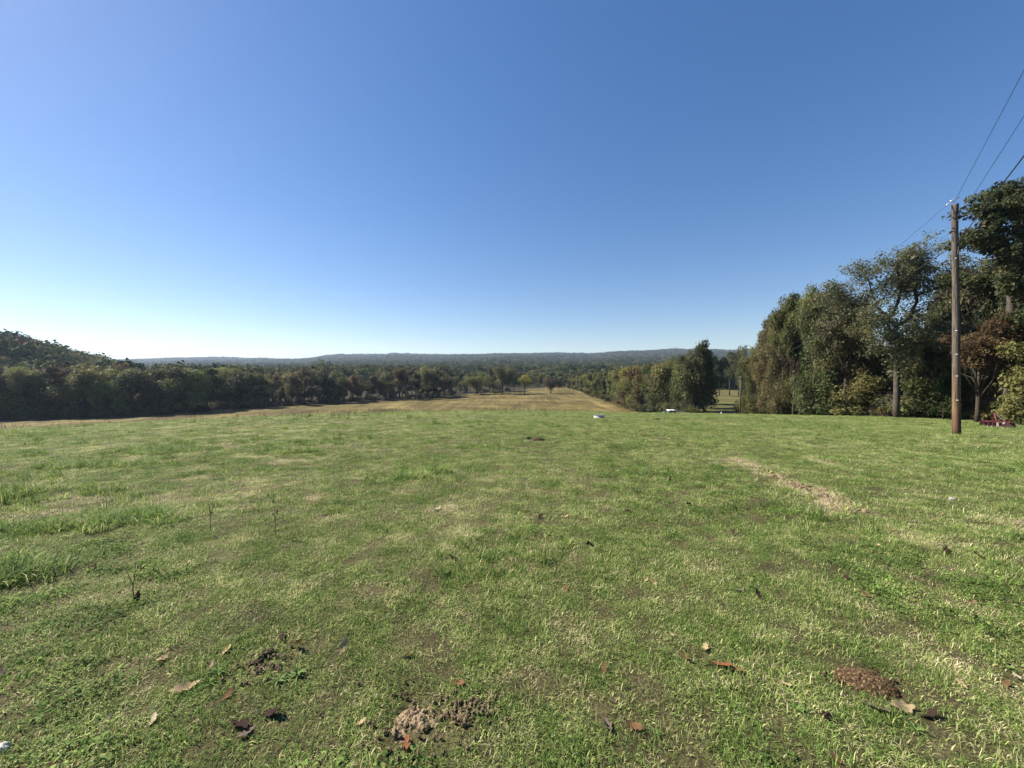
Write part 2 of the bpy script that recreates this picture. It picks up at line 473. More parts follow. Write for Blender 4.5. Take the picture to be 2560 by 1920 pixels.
def make_broadleaf(seed, H, W, base, n_cl, n_lf, lsize, shape='round', limbs=9, r0=0.2, sparse=False, clr=(0.16, 0.30), low=False):
    """returns trunk mesh, crown mesh; H height, W crown width, base = crown base height"""
    rng = np.random.default_rng(seed)
    ch = H - base; cz = base + ch * 0.5
    cl = []
    ph = rng.normal(size=(7, 3)) * 2.2; po = rng.random(7) * 6.28
    tries = 0
    while len(cl) < n_cl and tries < 5000:
        tries += 1
        d = rng.normal(size=3); d /= np.linalg.norm(d)
        rad = min(1.02, 0.80 + 0.50 * np.sin(ph @ d + po).mean() * 2.0)
        rr = rad * (0.25 + 0.75 * rng.random() ** 0.45)
        z = d[2] * rr
        if shape == 'round': wid = 1.0
        elif shape == 'tall': wid = 0.9
        elif shape == 'dome': wid = 1.0 if z < 0 else math.sqrt(max(0, 1 - z * z * .6))
        elif shape == 'cone': wid = max(0.12, (1 - z) * 0.55)
        x, y = d[0] * rr * wid * W / 2, d[1] * rr * wid * W / 2
        zz = cz + z * ch / 2 * (1.0 if z > 0 else 0.98)
        R = (clr[0] + (clr[1] - clr[0]) * rng.random()) * W * 0.5 * (1.15 if z < 0.3 else 0.9)
        if zz + R * .7 > H: zz = H - R * .7
        if zz - R * .6 < 0.2: zz = 0.2 + R * .6
        cl.append((x, y, zz, R, 1.0))
    # a clump that touches no other would float: leave it out
    ca = np.array([c[:4] for c in cl])
    dd = np.linalg.norm(ca[:, None, :3] - ca[None, :, :3], axis=2) + np.eye(len(ca)) * 99
    near = ((ca[:, None, 3] + ca[None, :, 3]) * .72 > dd).sum(1)
    cl = [c for c, q in zip(cl, near) if q >= 2]
    if low:
        for k in range(int(n_cl * .3)):
            a = rng.random() * 6.28; q = W * .42 * (0.3 + .7 * rng.random())
            R = W * .5 * .22 * (.8 + .5 * rng.random())
            cl.append((math.cos(a) * q, math.sin(a) * q, R * .7 + rng.random() * base, R, .9))
    v, f, t = clump_leaves(cl, n_lf, lsize, rng)
    zt = np.percentile(v[:, 2], 99.9); v[:, 2] *= H / zt
    crown = mesh_np("crown_%d" % seed, v, f, {"tint": t}, False, [M_leaf])
    mb = MB()
    lean = rng.normal(size=2) * 0.02 * H
    top = base + ch * 0.62
    tp = [(lean[0] * s * s, lean[1] * s * s, top * s - 0.15 * (s == 0)) for s in np.linspace(0, 1, 7)]
    mb.tube(tp, [r0 * 1.35, r0 * 1.0, r0 * .9, r0 * .75, r0 * .55, r0 * .38, r0 * .2], 8)
    order = rng.permutation(len(cl))[:limbs * (2 if sparse else 1)]
    for k in order:
        c = np.array(cl[k][:3]); hs = min(0.92, max(0.25, (base * .75 + rng.random() * ch * .4) / top))
        s = np.array([lean[0] * hs * hs, lean[1] * hs * hs, top * hs])
        if c[2] < s[2]: s[2] = max(c[2] * .8, base * .5)
        mid = s * .55 + c * .45 + np.array([0, 0, 0.06 * ch]) + rng.normal(size=3) * .03 * W
        mid2 = s * .2 + c * .8 + np.array([0, 0, 0.03 * ch]) + rng.normal(size=3) * .02 * W
        rb = r0 * (0.42 - .2 * hs)
        mb.tube([s, mid, mid2, c], [rb, rb * .7, rb * .45, rb * .15], 5)
        for q in range(3 if sparse else 1):
            e = c + rng.normal(size=3) * cl[k][3] * .8
            mb.tube([mid2, (mid2 + e) / 2 + rng.normal(size=3) * .08, e], [rb * .35, rb * .22, rb * .06], 4, False)
    trunk = mb.mesh("trunk_%d" % seed, M_bark, True)
    return trunk, crown, H

NEAR = [make_broadleaf(100 + i, 14, w_, b_, 78, 25000, 0.17, s_, 14, 0.2, False, (0.10, 0.27), lw) for i, (w_, b_, s_, lw) in enumerate(
    [(8.5, 2.6, 'dome', True), (7.5, 3.0, 'tall', False), (9.5, 3.2, 'dome', False), (7.0, 1.6, 'tall', True), (9.0, 2.2, 'round', True)])]
LOWT = [make_broadleaf(130 + i, 6, 6.2, 0.5, 30, 5200, 0.2, 'dome', 7, 0.08, False, (0.18, 0.32), True) for i in range(3)]
NEAR_THIN = [make_broadleaf(120, 14, 7.5, 4.0, 60, 5200, 0.2, 'dome', 18, 0.17, True, (0.14, 0.24))]
MID = [make_broadleaf(200 + i, 12, w_, b_, 25, 7600, 0.28, s_, 8, 0.2, False, (0.19, 0.38), lw) for i, (w_, b_, s_, lw) in enumerate(
    [(9, 1.8, 'dome', True), (8, 2.2, 'round', False), (10, 2.2, 'dome', True), (7, 1.2, 'tall', True), (8.5, 1.6, 'round', True), (6.5, 2.5, 'tall', False), (9.5, 2.4, 'dome', False)])]
MID_THIN = [make_broadleaf(220, 12, 7.5, 3.2, 44, 1500, 0.34, 'dome', 14, 0.17, True, (0.14, 0.24)), make_broadleaf(221, 12, 6.5, 3.5, 40, 1300, 0.34, 'tall', 14, 0.16, True, (0.14, 0.24))]
CEDAR = [make_broadleaf(230, 9, 6, 0.3, 60, 5200, 0.30, 'cone', 4, 0.15, False, (0.14, 0.24)), make_broadleaf(231, 8, 6.4, 0.2, 60, 5200, 0.30, 'dome', 4, 0.15, False, (0.16, 0.26))]
BUSH = [make_broadleaf(240 + i, 2.4, 3.4, 0.15, 22, 1700, 0.16, 'dome', 5, 0.04, False, (0.2, 0.36)) for i in range(3)]

FIELD = [make_broadleaf(250 + i, 10, 10.5, 1.7, 40, 9000, 0.25, 'dome', 12, 0.26, False, (0.16, 0.30)) for i in range(3)]
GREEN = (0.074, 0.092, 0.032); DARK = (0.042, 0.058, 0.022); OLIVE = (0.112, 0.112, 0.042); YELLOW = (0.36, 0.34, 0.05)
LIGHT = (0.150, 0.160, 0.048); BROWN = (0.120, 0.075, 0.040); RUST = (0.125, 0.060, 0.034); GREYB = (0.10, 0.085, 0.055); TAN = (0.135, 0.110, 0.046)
CNAME = {GREEN: "green", DARK: "dark green", OLIVE: "olive", LIGHT: "light green", BROWN: "brown", RUST: "rust", GREYB: "grey-brown", TAN: "tan"}
ROWS = {}
def ordinal(n):
    return "%d%s" % (n, "th" if 10 <= n % 100 <= 20 else {1: "st", 2: "nd", 3: "rd"}.get(n % 10, "th"))
tree_spots = []
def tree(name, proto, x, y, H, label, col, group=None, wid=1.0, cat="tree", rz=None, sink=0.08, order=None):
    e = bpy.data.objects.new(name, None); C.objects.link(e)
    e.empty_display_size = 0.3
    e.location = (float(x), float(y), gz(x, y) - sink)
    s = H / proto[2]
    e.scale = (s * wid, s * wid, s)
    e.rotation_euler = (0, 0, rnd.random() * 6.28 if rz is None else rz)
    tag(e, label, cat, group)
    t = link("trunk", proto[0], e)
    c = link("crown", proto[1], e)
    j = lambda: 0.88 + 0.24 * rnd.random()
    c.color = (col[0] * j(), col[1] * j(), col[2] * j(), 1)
    tree_spots.append((x, y))
    if order is not None:
        ROWS.setdefault(order[0], []).append((order[1], e, CNAME.get(col, "green"), order[2]))
    return e

def tree_px(name, proto, X, D, Ytop, label, col, **kw):
    p = at_depth(X, Ytop, D)
    H = p[2] - gz(p[0], p[1])
    return tree(name, proto, p[0], D, max(H, 1.5), label, col, **kw)

# --- left tree line
TOPX = [-120, 0, 130, 260, 320, 380, 450, 500, 560, 636, 680, 760, 815, 880, 920, 960, 1010, 1050, 1090, 1120, 1150]
TOPY = [922, 919, 916, 919, 921, 930, 916, 927, 916, 918, 934, 917, 918, 938, 924, 924, 921, 916, 911, 934, 948]
def row_depth(X): # depth of the front of the left wood at image column X
    bx = [-200, 0, 289, 434, 636, 687, 918, 1092, 1150]; by = [1062, 1056, 1046, 1037, 1021, 1017, 1001, 994, 986]
    return 11.5 / ((np.interp(X, bx, by) - 925) / 962) + np.interp(X, [0, 500, 800], [6.5, 5.0, 1.0])

special = {  # column: (name, proto, colour, label)
    60: ("oak_tree", MID[2], LIGHT, "broad yellow-green tree in the front of the left wood near the left edge"),
    300: ("oak_tree", MID[0], LIGHT, "wide light green tree below the foot of the wooded hill"),
    395: ("thin_tree", MID_THIN[0], GREYB, "thin grey-brown tree between fuller green trees of the left wood"),
    640: ("oak_tree", MID[4], DARK, "tall dark round tree in the front row left of the two dark cedars"),
    700: ("cedar_tree", CEDAR[1], DARK, "low dark rounded cedar left of the bare-stemmed tree"),
    760: ("thin_tree", MID_THIN[1], GREYB, "bare-stemmed grey tree with a straight visible trunk between two dark cedars"),
    815: ("oak_tree", MID[0], DARK, "large dark green tree right of the bare-stemmed grey tree"),
    880: ("brown_tree", MID[3], BROWN, "low reddish-brown tree in the middle of the left tree line"),
    1005: ("brown_tree", MID[1], BROWN, "brown-tinted round tree near the right end of the left tree line"),
    1075: ("oak_tree", MID[4], OLIVE, "tallest olive tree at the right end of the left tree line"),
}
cols_l = [GREEN, DARK, OLIVE, LIGHT, LIGHT, DARK, OLIVE, GREYB, TAN]
X = -60
used = set()
while X < 1135:
    step = 0
    sk = [k for k in special if abs(k - X) < 20 and k not in used]
    D = float(row_depth(X)) + rnd.random() * 3
    ytop = float(np.interp(X, TOPX, TOPY)) + rnd.uniform(-5, 16)
    if sk:
        k = sk[0]; used.add(k)
        nm, pr, co, lb = special[k]
        if nm == 'cedar_tree': ytop += 30
        if nm == 'brown_tree': ytop = float(np.interp(k, TOPX, TOPY))
        tree_px(nm, pr, k, D, ytop, lb, co, wid=1.05, order=("left", k, False))
        step = 34
    else:
        i = rnd.randrange(len(MID))
        if rnd.random() < .12:
            tree_px("cedar_tree", CEDAR[rnd.randrange(2)], X, D, ytop + rnd.uniform(28, 50), "dark dense cedar at the foot of the left tree line", DARK, group="front row of the left wood", wid=1.0, order=("left", X, True))
        else:
            tree_px("oak_tree", MID[i], X, D, ytop, "green or olive deciduous tree in the front row of the left wood", rnd.choice(cols_l), group="front row of the left wood", wid=rnd.uniform(1.05, 1.35), order=("left", X, True))
        step = 33
    X += step * rnd.uniform(.8, 1.25)
# rows behind
for row, off in ((1, 9), (2, 18)):
    X = -60
    while X < 1130:
        D = float(row_depth(X)) + off + rnd.uniform(-2, 3)
        ytop = float(np.interp(X, TOPX, TOPY)) + rnd.uniform(-1, 10) - 1.0 * row
        if rnd.random() < .13:
            tree_px("thin_tree", MID_THIN[rnd.randrange(2)], X, D, ytop - 4, "thin greyish tree rising behind the front row of the left wood", GREYB, group="thin trees behind the front row of the left wood")
        else:
            tree_px("oak_tree", MID[rnd.randrange(len(MID))], X, D, ytop, "deciduous tree behind the front row of the left wood", rnd.choice(cols_l), group="trees behind the front row of the left wood", wid=rnd.uniform(.85, 1.1))
        X += (34 if row == 1 else 52) * rnd.uniform(.75, 1.3)
# dark low brush at the foot of the left row
X = -100
while X < 1150:
    D = float(row_depth(X)) - rnd.uniform(0, 1.5)
    p = at_depth(X, 1000, D)
    tree("bush", BUSH[rnd.randrange(3)], p[0], p[1], rnd.uniform(1.6, 3.0), "low bush at the foot of the left tree line", rnd.choice([DARK, GREEN, GREYB]), group="bushes along the foot of the left tree line", wid=1.2, cat="bush")
    X += rnd.uniform(28, 52)
X = -60
while X < 1140:
    D = float(row_depth(X)) + rnd.uniform(2.5, 6)
    p = at_depth(X, 1000, D)
    tree("bush", MID[rnd.choice([0, 2, 3, 4])], p[0], p[1], rnd.uniform(4.0, 6.0), "small understory tree filling the left wood below its crowns", rnd.choice([DARK, GREEN, DARK]), group="understory of the left wood", wid=1.5)
    X += rnd.uniform(20, 34)
# --- wooded hill on the left: a forest on a slope
rngh = np.random.default_rng(5)
cand = []
tries = 0
while len(cand) < 70 and tries < 6000:
    tries += 1
    y = rngh.uniform(112, 215); x = -rngh.uniform(128, 320)
    if x / y < -1.55 or x / y > -0.92: continue
    if all((x - a) ** 2 + (y - b) ** 2 > 38 for a, b in cand): cand.append((x, y))
for x, y in cand:
    c = [GREEN, DARK, OLIVE, DARK, BROWN, GREEN][int(rngh.integers(6))]
    tree("oak_tree", MID[int(rngh.integers(len(MID)))], x, y, rngh.uniform(9.5, 12.5), "deciduous tree on the slope of the wooded hill at the left edge", c, group="trees on the wooded hill", wid=rngh.uniform(.9, 1.1))
HILLTREES = cand

# --- lone trees in the hay field
tree_px("oak_tree", FIELD[0], 1192, 186, 930, "spreading olive tree with a yellow-green top, leftmost of the field trees", (0.15, 0.145, 0.05), wid=1.3)
tree_px("oak_tree", FIELD[1], 1256, 188, 914, "large full grey-green tree at the wood corner, left of the yellow-green tree", OLIVE, wid=.88)
tree_px("maple_tree", FIELD[2], 1312, 190, 937, "small bright yellow-green round tree standing alone in the brown field", YELLOW, wid=1.0)
tree_px("oak_tree", FIELD[0], 1377, 190, 938, "small dark brownish round tree standing alone right of the yellow-green tree", (0.075, 0.062, 0.04), wid=1.0)
for k, (X, D, Y) in enumerate([(1160, 196, 938), (1215, 200, 935), (1225, 196, 940), (1240, 193, 950), (1150, 205, 930), (1175, 203, 934), (1200, 207, 930), (1245, 206, 925), (1270, 210, 930), (1285, 215, 935), (1140, 198, 940), (1232, 212, 922)]):
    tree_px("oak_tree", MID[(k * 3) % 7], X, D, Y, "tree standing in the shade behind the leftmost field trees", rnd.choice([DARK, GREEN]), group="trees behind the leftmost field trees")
# --- wood across the far end of the hay field
for row, (D0, dy) in enumerate(((262, 0), (276, -4), (292, -9), (315, -14))):
    X = 1110 + row * 9
    while X < 1500:
        D = D0 + rnd.uniform(-5, 5)
        tree_px("oak_tree", MID[rnd.randrange(len(MID))], X, D, 938 + dy + rnd.uniform(-6, 6), "deciduous tree in the dark wood across the far end of the hay field",
                rnd.choice([DARK, GREEN, LIGHT, OLIVE, LIGHT, GREEN]), group="trees across the far end of the hay field", wid=rnd.uniform(1.0, 1.3))
        X += rnd.uniform(20, 32)
# --- hedgerow running towards the viewer, right of the hay field
HX = [1409, 1453, 1490, 1540, 1571, 1612, 1629, 1670, 1699, 1733, 1757]
HY = [944, 936, 930, 921, 915, 914, 908, 906, 896, 890, 900]
hd = [(1405, 262), (1424, 245), (1490, 168), (1583, 116), (1655, 94), (1700, 86), (1735, 81), (1760, 80)]
def hedge_depth(X): return float(np.interp(X, [a for a, b in hd], [b for a, b in hd]))
hspecial = {1600: ("rust_tree", MID[5], RUST, "rust-red tinted tree in the middle of the right hedgerow"), 1480: ("ash_tree", MID[1], LIGHT, "light yellow-green tree near the far end of the right hedgerow"),
            1680: ("oak_tree", MID[4], OLIVE, "full olive tree behind the white pickup truck"), 1737: ("oak_tree", NEAR[1], (0.075, 0.078, 0.034), "tallest tree of the hedgerow, right above the pickup bed")}
X = 1412; used = set()
while X < 1752:
    sk = [k for k in hspecial if abs(k - X) < 9 and k not in used]
    D = hedge_depth(X) + rnd.uniform(0, 3); yt = float(np.interp(X, HX, HY)) + rnd.uniform(-2, 5)
    if sk:
        k = sk[0]; used.add(k); nm, pr, co, lb = hspecial[k]
        tree_px(nm, pr, k, hedge_depth(k), (851 if k == 1737 else float(np.interp(k, HX, HY))), lb, co, wid=.8 if k == 1737 else 1.0, order=("hedge", k, False))
    else:
        tree_px("hedgerow_tree", MID[rnd.randrange(len(MID))], X, D, yt, "green leafy tree in the hedgerow right of the hay field", rnd.choice([LIGHT, OLIVE, LIGHT, GREEN] if X < 1590 else [OLIVE, GREEN, OLIVE, TAN]), group="hedgerow right of the hay field", wid=rnd.uniform(.8, 1.0), order=("hedge", X, True))
    X += rnd.uniform(9, 14)
for k in range(26):
    X = 1425 + k * 12.6 + rnd.uniform(-3, 3); D = hedge_depth(X) - 3
    p = at_depth(X, 1000, D)
    tree("bush", BUSH[k % 3], p[0] - 1.2, p[1], rnd.uniform(2, 3.6), "leafy bush at the foot of the right hedgerow", rnd.choice([OLIVE, GREEN, TAN, DARK]), group="bushes at the foot of the right hedgerow", wid=1.2, cat="bush")
for k in range(30):
    X = 1422 + k * 11 + rnd.uniform(-3, 3); D = hedge_depth(X) + 1.5
    p = at_depth(X, 1000, D)
    tree("bush", MID[[0, 2, 3, 4][k % 4]], p[0] + .6, p[1], rnd.uniform(3.6, 5.2), "small understory tree inside the right hedgerow", rnd.choice([OLIVE, GREEN, DARK, TAN]), group="understory of the right hedgerow", wid=1.4)
for k, (X, D, Y) in enumerate([(1738, 108, 905), (1741, 121, 915), (1728, 134, 915), (1745, 100, 915)]):
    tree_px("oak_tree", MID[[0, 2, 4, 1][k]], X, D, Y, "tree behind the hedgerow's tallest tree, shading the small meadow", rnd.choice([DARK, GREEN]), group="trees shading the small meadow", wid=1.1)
for X, D, H in ((1640, 101, 6.5), (1652, 99, 7.5), (1664, 97, 6.5), (1672, 95, 5.5)):
    p = at_depth(X, 1000, D)
    tree("bush", MID[[0, 2, 4, 3][int(X) % 4]], p[0], p[1], H, "bushy tree low in the hedgerow behind the pickup", rnd.choice([OLIVE, GREEN]), group="bushy trees behind the pickup", wid=1.3)
tree_px("oak_tree", MID[3], 1752, 84, 930, "dark low tree at the near right end of the hedgerow", DARK, wid=1.0)
tree_px("oak_tree", NEAR[4], 1716, 84, 874, "olive tree at the left shoulder of the hedgerow's tallest tree", OLIVE, wid=.62)
tree_px("oak_tree", NEAR[1], 1755, 83, 880, "dark tree at the right shoulder of the hedgerow's tallest tree", GREEN, wid=.62)
tree_px("oak_tree", NEAR[4], 1690, 88, 890, "olive tree two places left of the hedgerow's tallest tree", OLIVE, wid=.66)
# --- dark wood seen through the gap and group of big trees beyond the second pole
for k in range(7):
    tree_px("oak_tree", MID[k % 7], 1748 + k * 11, 245 + rnd.uniform(-4, 12), 912 + rnd.uniform(-6, 8), "dark tree closing the far end of the right meadow", DARK, group="trees at the far end of the right meadow", wid=1.1)
for k in range(9):
    tree_px("oak_tree", MID[[0, 2, 3, 4][k % 4]], 1750 + k * 12, 225 + rnd.uniform(-3, 8), 918 + rnd.uniform(-6, 10), "bushy dark tree closing the far end of the right meadow", rnd.choice([DARK, GREEN]), group="bushy trees at the far end of the right meadow", wid=1.2)
for k, (X, D, Y, c, lb) in enumerate([(1800, 172, 888, DARK, "leftmost of the big dark trees beyond the small meadow"), (1826, 176, 879, DARK, "middle one of the big dark trees beyond the small meadow"),
                                  (1850, 168, 878, GREEN, "rightmost of the big dark trees beyond the small meadow"), ]):
    tree_px("oak_tree", MID[[5, 1, 6][k]], X, D, Y, lb, c, wid=.75)
# --- right-hand wood
def wood_depth(X): return float(np.interp(X, [1858, 1960, 2090, 2242, 2420, 2560, 2800], [74, 54, 42, 36, 31, 28, 24]))
WX = [1860, 1879, 1900, 1920, 1930, 1940, 1950, 1975, 2026, 2066, 2086, 2150, 2200, 2300, 2350, 2407, 2450, 2500, 2560, 2700]
WY = [868, 859, 857, 846, 828, 806, 780, 738, 725, 712, 716, 770, 800, 800, 775, 690, 650, 610, 560, 520]
edge = [(1881, OLIVE, 0), (1896, TAN, 1), (1908, OLIVE, 4), (1926, TAN, 0), (1945, TAN, 1), (1975, OLIVE, 1), (2012, OLIVE, 0), (2055, GREEN, 4), (2100, GREEN, 2), (2150, OLIVE, 0), (2290, GREEN, 3), (2350, DARK, 1)]
elab = ["small olive tree at the far left end of the right wood, behind the second pole", "tan-leaved slim tree just right of the second pole", "slim olive tree third from the left end of the right wood",
        "tan autumn tree leaning out where the wood steps up", "tall tan-olive tree whose top steps up to the main wood", "tall olive tree left of the dark opening in the wood edge",
        "full olive tree at the shoulder of the wood skyline", "large green tree with its crown on the skyline left of the open oak", "green tree directly left of the open-crowned oak",
        "low olive tree in front of the open-crowned oak's left side", "green tree between the open-crowned oak and the near pole", "dark tree directly left of the near pole"]
for (X, c, p), lb in zip(edge, elab):
    tree_px("wood_tree", NEAR[p], X, wood_depth(X), float(np.interp(X, WX, WY)) + 4, lb, c, wid=.72)
# lower skirt of foliage along the wood edge
for k, X in enumerate([1990, 2085, 2150, 2300, 2365]):
    D = wood_depth(X) - .5
    tree_px("wood_tree", LOWT[k % 3], X, D, 900 + rnd.uniform(-25, 25), "half-height leafy tree filling the lower edge of the right wood", rnd.choice([OLIVE, GREEN, OLIVE, LIGHT]), group="half-height trees along the right wood edge", wid=1.15, order=("skirt", X, True))
# rows behind
for row, off in ((1, 6), (2, 13), (3, 21)):
    X = 1880
    while X < 2700:
        D = wood_depth(X) + off + rnd.uniform(-1.5, 1.5)
        yt = float(np.interp(X, WX, WY)) + 12 + rnd.uniform(0, 30)
        if 2140 < X < 2350: yt += 25
        tree_px("wood_tree", NEAR[rnd.randrange(5)], X, D, yt, "tree inside the right wood behind its front row", rnd.choice([GREEN, DARK, OLIVE, DARK, TAN]), group="trees inside the right wood", wid=.72)
        X += (52 + 12 * row) * rnd.uniform(.8, 1.2)
for k in range(9):   # the wood goes on past the right side of the view
    x_ = 36 + k * 4.5 + rnd.uniform(-1, 1); y_ = 23 - k * 4.0 + rnd.uniform(-1, 1)
    tree("wood_tree", NEAR[k % 5], x_ + 3, y_, rnd.uniform(11, 15), "tree of the right wood standing past the right edge", rnd.choice([GREEN, OLIVE, DARK]), group="trees of the wood past the right edge", wid=.85)
# brown-leaved trees right of the pole, cedar left of the pole
tree_px("brown_tree", NEAR[1], 2455, 26.5, 785, "rust-brown leaved tree just right of the near pole", (0.088, 0.058, 0.036), wid=1.15)
tree_px("brown_tree", NEAR[4], 2425, 32, 790, "second rust-brown tree, partly hidden by the near pole", BROWN, wid=.9)
tree_px("brown_tree", NEAR[3], 2490, 30, 830, "brown tree behind the red implement", BROWN, wid=1.0)
tree_px("cedar_tree", CEDAR[0], 2362, 30, 930, "small bright green cedar left of the near pole", (0.045, 0.075, 0.018), wid=.8)
tree_px("wood_tree", NEAR[1], 2412, 40, 690, "tall tree behind the near pole", GREEN, wid=.62)
tree_px("wood_tree", NEAR[4], 1962, 50, 770, "tall narrow olive tree where the wood skyline rises steeply", OLIVE, wid=.62)
tree_px("wood_tree", NEAR[1], 1992, 47, 728, "tall upright tree at the top of the steep left shoulder of the wood", GREEN, wid=.66)
tree_px("wood_tree", NEAR[4], 2042, 43, 712, "tall upright tree in the middle of the wood skyline", OLIVE, wid=.62)
tree_px("wood_tree", NEAR_THIN[0], 2410, 37, 662, "thin-crowned tree showing sky behind the near pole", GREYB, wid=.7)
tree_px("wood_tree", NEAR_THIN[0], 2118, 40, 738, "bare-twigged grey tree left of the open-crowned oak", GREYB, wid=1.0)
tree_px("wood_tree", LOWT[1], 2560, 24.5, 850, "low yellow-green tree at the right edge of the picture", LIGHT, wid=.8)
tree_px("wood_tree", NEAR[4], 2640, 26, 780, "olive tree cut by the right edge of the picture", OLIVE, wid=1.0)
X = 1865
while X < 2640:
    D = wood_depth(X) - rnd.uniform(-1, 1.2)
    p = at_depth(X, 1044, D)
    tree("bush", BUSH[rnd.randrange(3)], p[0], p[1], rnd.uniform(.7, 1.9), "low bush along the edge of the right wood", rnd.choice([DARK, OLIVE, TAN, GREEN]), group="bushes along the right wood edge", wid=1.1, cat="bush")
    X += rnd.uniform(24, 46)

PHRASE = {"left": "%s %s, %s from the left in the front row of the left wood", "hedge": "%s %s, %s from the far end of the hedgerow right of the hay field",
          "skirt": "half-height %s %s, %s from the left along the lower edge of the right wood"}
for key, lst in ROWS.items():
    lst.sort(key=lambda q: q[0])
    if key == "left": lst = [q for q in lst if q[0] > -12]
    for i, (xx, e, cn, free) in enumerate(lst):
        if free: e["label"] = PHRASE[key] % (cn, "cedar" if e.name.startswith("cedar") else "tree", ordinal(i + 1))

# --- recursive branches for the two characteristic oaks
def oak_from_limbs(seed, limbs, twig_len, twig_n, leaf_per, lsize, spread, cl_r):
    """limbs: list of (points, r0, r1). Twigs sprout along the outer part of each limb, leaf sprays at their ends."""
    rng = np.random.default_rng(seed)
    mb = MB(); tips = []
    for pts, ra, rb, tw in limbs:
        pts = [np.array(p, float) for p in pts]
        # refine with slight wander
        fine = []
        for a, b in zip(pts[:-1], pts[1:]):
            for s in (0, .5): fine.append(a + (b - a) * s + (rng.normal(size=3) * .05 if s else 0))
        fine.append(pts[-1])
        rad = np.linspace(ra, rb, len(fine))
        mb.tube(fine, list(rad), 8 if ra > .1 else 6)
        if not tw: continue
        for k in range(tw):
            s = 0.3 + 0.7 * (k + rng.random()) / tw
            i = min(int(s * (len(fine) - 1)), len(fine) - 2)
            p = fine[i] + (fine[i + 1] - fine[i]) * (s * (len(fine) - 1) - i)
            d = (fine[i + 1] - fine[i]); d = d / (np.linalg.norm(d) + 1e-6)
            dd = d * .6 + rng.normal(size=3) * spread + np.array([0, 0, .25]); dd /= np.linalg.norm(dd)
            L = twig_len * rng.uniform(.5, 1.2)
            q = p + dd * L * .5 + rng.normal(size=3) * .08 * L; e = p + dd * L + np.array([0, 0, -.05 * L]) + rng.normal(size=3) * .1 * L
            r = max(.012, rb * .9)
            mb.tube([p, q, e], [r, r * .6, r * .25], 4, False)
            tips.append(e); 
            for m in range(twig_n):
                s2 = rng.uniform(.3, .95); b0 = p + (q - p) * min(1, s2 * 2) if s2 < .5 else q + (e - q) * (s2 - .5) * 2
                d2 = dd * .5 + rng.normal(size=3) * .75 + np.array([0, 0, .15]); d2 /= np.linalg.norm(d2)
                e2 = b0 + d2 * L * rng.uniform(.35, .7)
                mb.tube([b0, (b0 + e2) / 2 + rng.normal(size=3) * .04, e2], [r * .45, r * .3, r * .12], 3, False)
                tips.append(e2)
    trunk = mb.mesh("oak_trunk_%d" % seed, M_bark_grey, True)
    cl = [(t[0], t[1], t[2], cl_r * rng.uniform(.6, 1.25), 1) for t in tips]
    v, f, t = clump_leaves(cl, leaf_per * len(cl), lsize, rng, .6)
    crown = mesh_np("oak_crown_%d" % seed, v, f, {"tint": t}, False, [M_leaf])
    return trunk, crown

def big_oak(name, X, D, label, col, limbs_px, seed, **kw):
    """limbs given as image columns/rows at the tree's own distance plus a depth offset; turned into metres from the base"""
    sx = D / 962.0
    base = at_depth(X, 1044, D); bz = gz(base[0], base[1])
    limbs = []
    for pts, ra, rb, tw in limbs_px:
        P = []
        for (px, py, dy) in pts:
            q = at_depth(px, py, D)
            P.append((q[0] - base[0], dy, q[2] - bz))
        limbs.append((P, ra, rb, tw))
    trunk, crown = oak_from_limbs(seed, limbs, **kw)
    e = bpy.data.objects.new(name, None); C.objects.link(e)
    e.location = (base[0], base[1], bz - .05)
    tag(e, label, "tree")
    link("trunk", trunk, e); c = link("crown", crown, e); c.color = (*col, 1)
    return e

zz = lambda x, y, d=0: (1960 + x / 3.017, 560 + y / 3.017, d)
OAK = [([zz(850, 1480), zz(852, 1250), zz(850, 1050), zz(855, 900), zz(845, 770)], .215, .14, 0),
       ([zz(845, 770), zz(815, 695, .3), zz(745, 610, .6), zz(650, 598, .9), zz(560, 575, 1.2), zz(490, 470, 1.5)], .13, .04, 12),
       ([zz(745, 610, .6), zz(690, 520, .3), zz(640, 420, 0), zz(600, 350, -.3)], .07, .025, 9),
       ([zz(650, 598, .9), zz(560, 640, 1.0), zz(480, 600, 1), zz(430, 520, 1.0)], .05, .02, 8),
       ([zz(820, 700, .2), zz(834, 590, -.3), zz(830, 480, -.6), zz(770, 400, -1), zz(760, 290, -1.2)], .11, .03, 12),
       ([zz(832, 520, -.5), zz(880, 420, -1), zz(900, 330, -1.5), zz(880, 250, -1.6)], .06, .025, 10),
       ([zz(845, 765), zz(930, 705, -.2), zz(965, 590, -.4), zz(955, 500, -.4), zz(905, 420, -.2), zz(930, 300, 0)], .14, .03, 11),
       ([zz(965, 590, -.4), zz(1000, 480, .2), zz(1050, 380, .8), zz(1060, 270, 1)], .08, .025, 11),
       ([zz(960, 540, -.4), zz(1060, 500, -1), zz(1120, 420, -1.4), zz(1150, 350, -1.6)], .06, .02, 9),
       ([zz(840, 835), zz(760, 800, -.5), zz(680, 740, -1), zz(600, 700, -1.4), zz(500, 690, -1.6)], .08, .025, 9),
       ([zz(850, 850), zz(960, 800, .5), zz(1060, 740, .9), zz(1150, 700, 1.2)], .07, .025, 9),
       ([zz(850, 950), zz(760, 900, -.8), zz(660, 880, -1.5), zz(560, 900, -1.9)], .06, .025, 9),
       ([zz(852, 960), zz(930, 900, -.8), zz(1020, 880, -1.4), zz(1100, 900, -1.6)], .05, .02, 9),
       ([zz(852, 1080), zz(790, 1030, -1), zz(700, 1010, -1.5)], .04, .02, 6)]
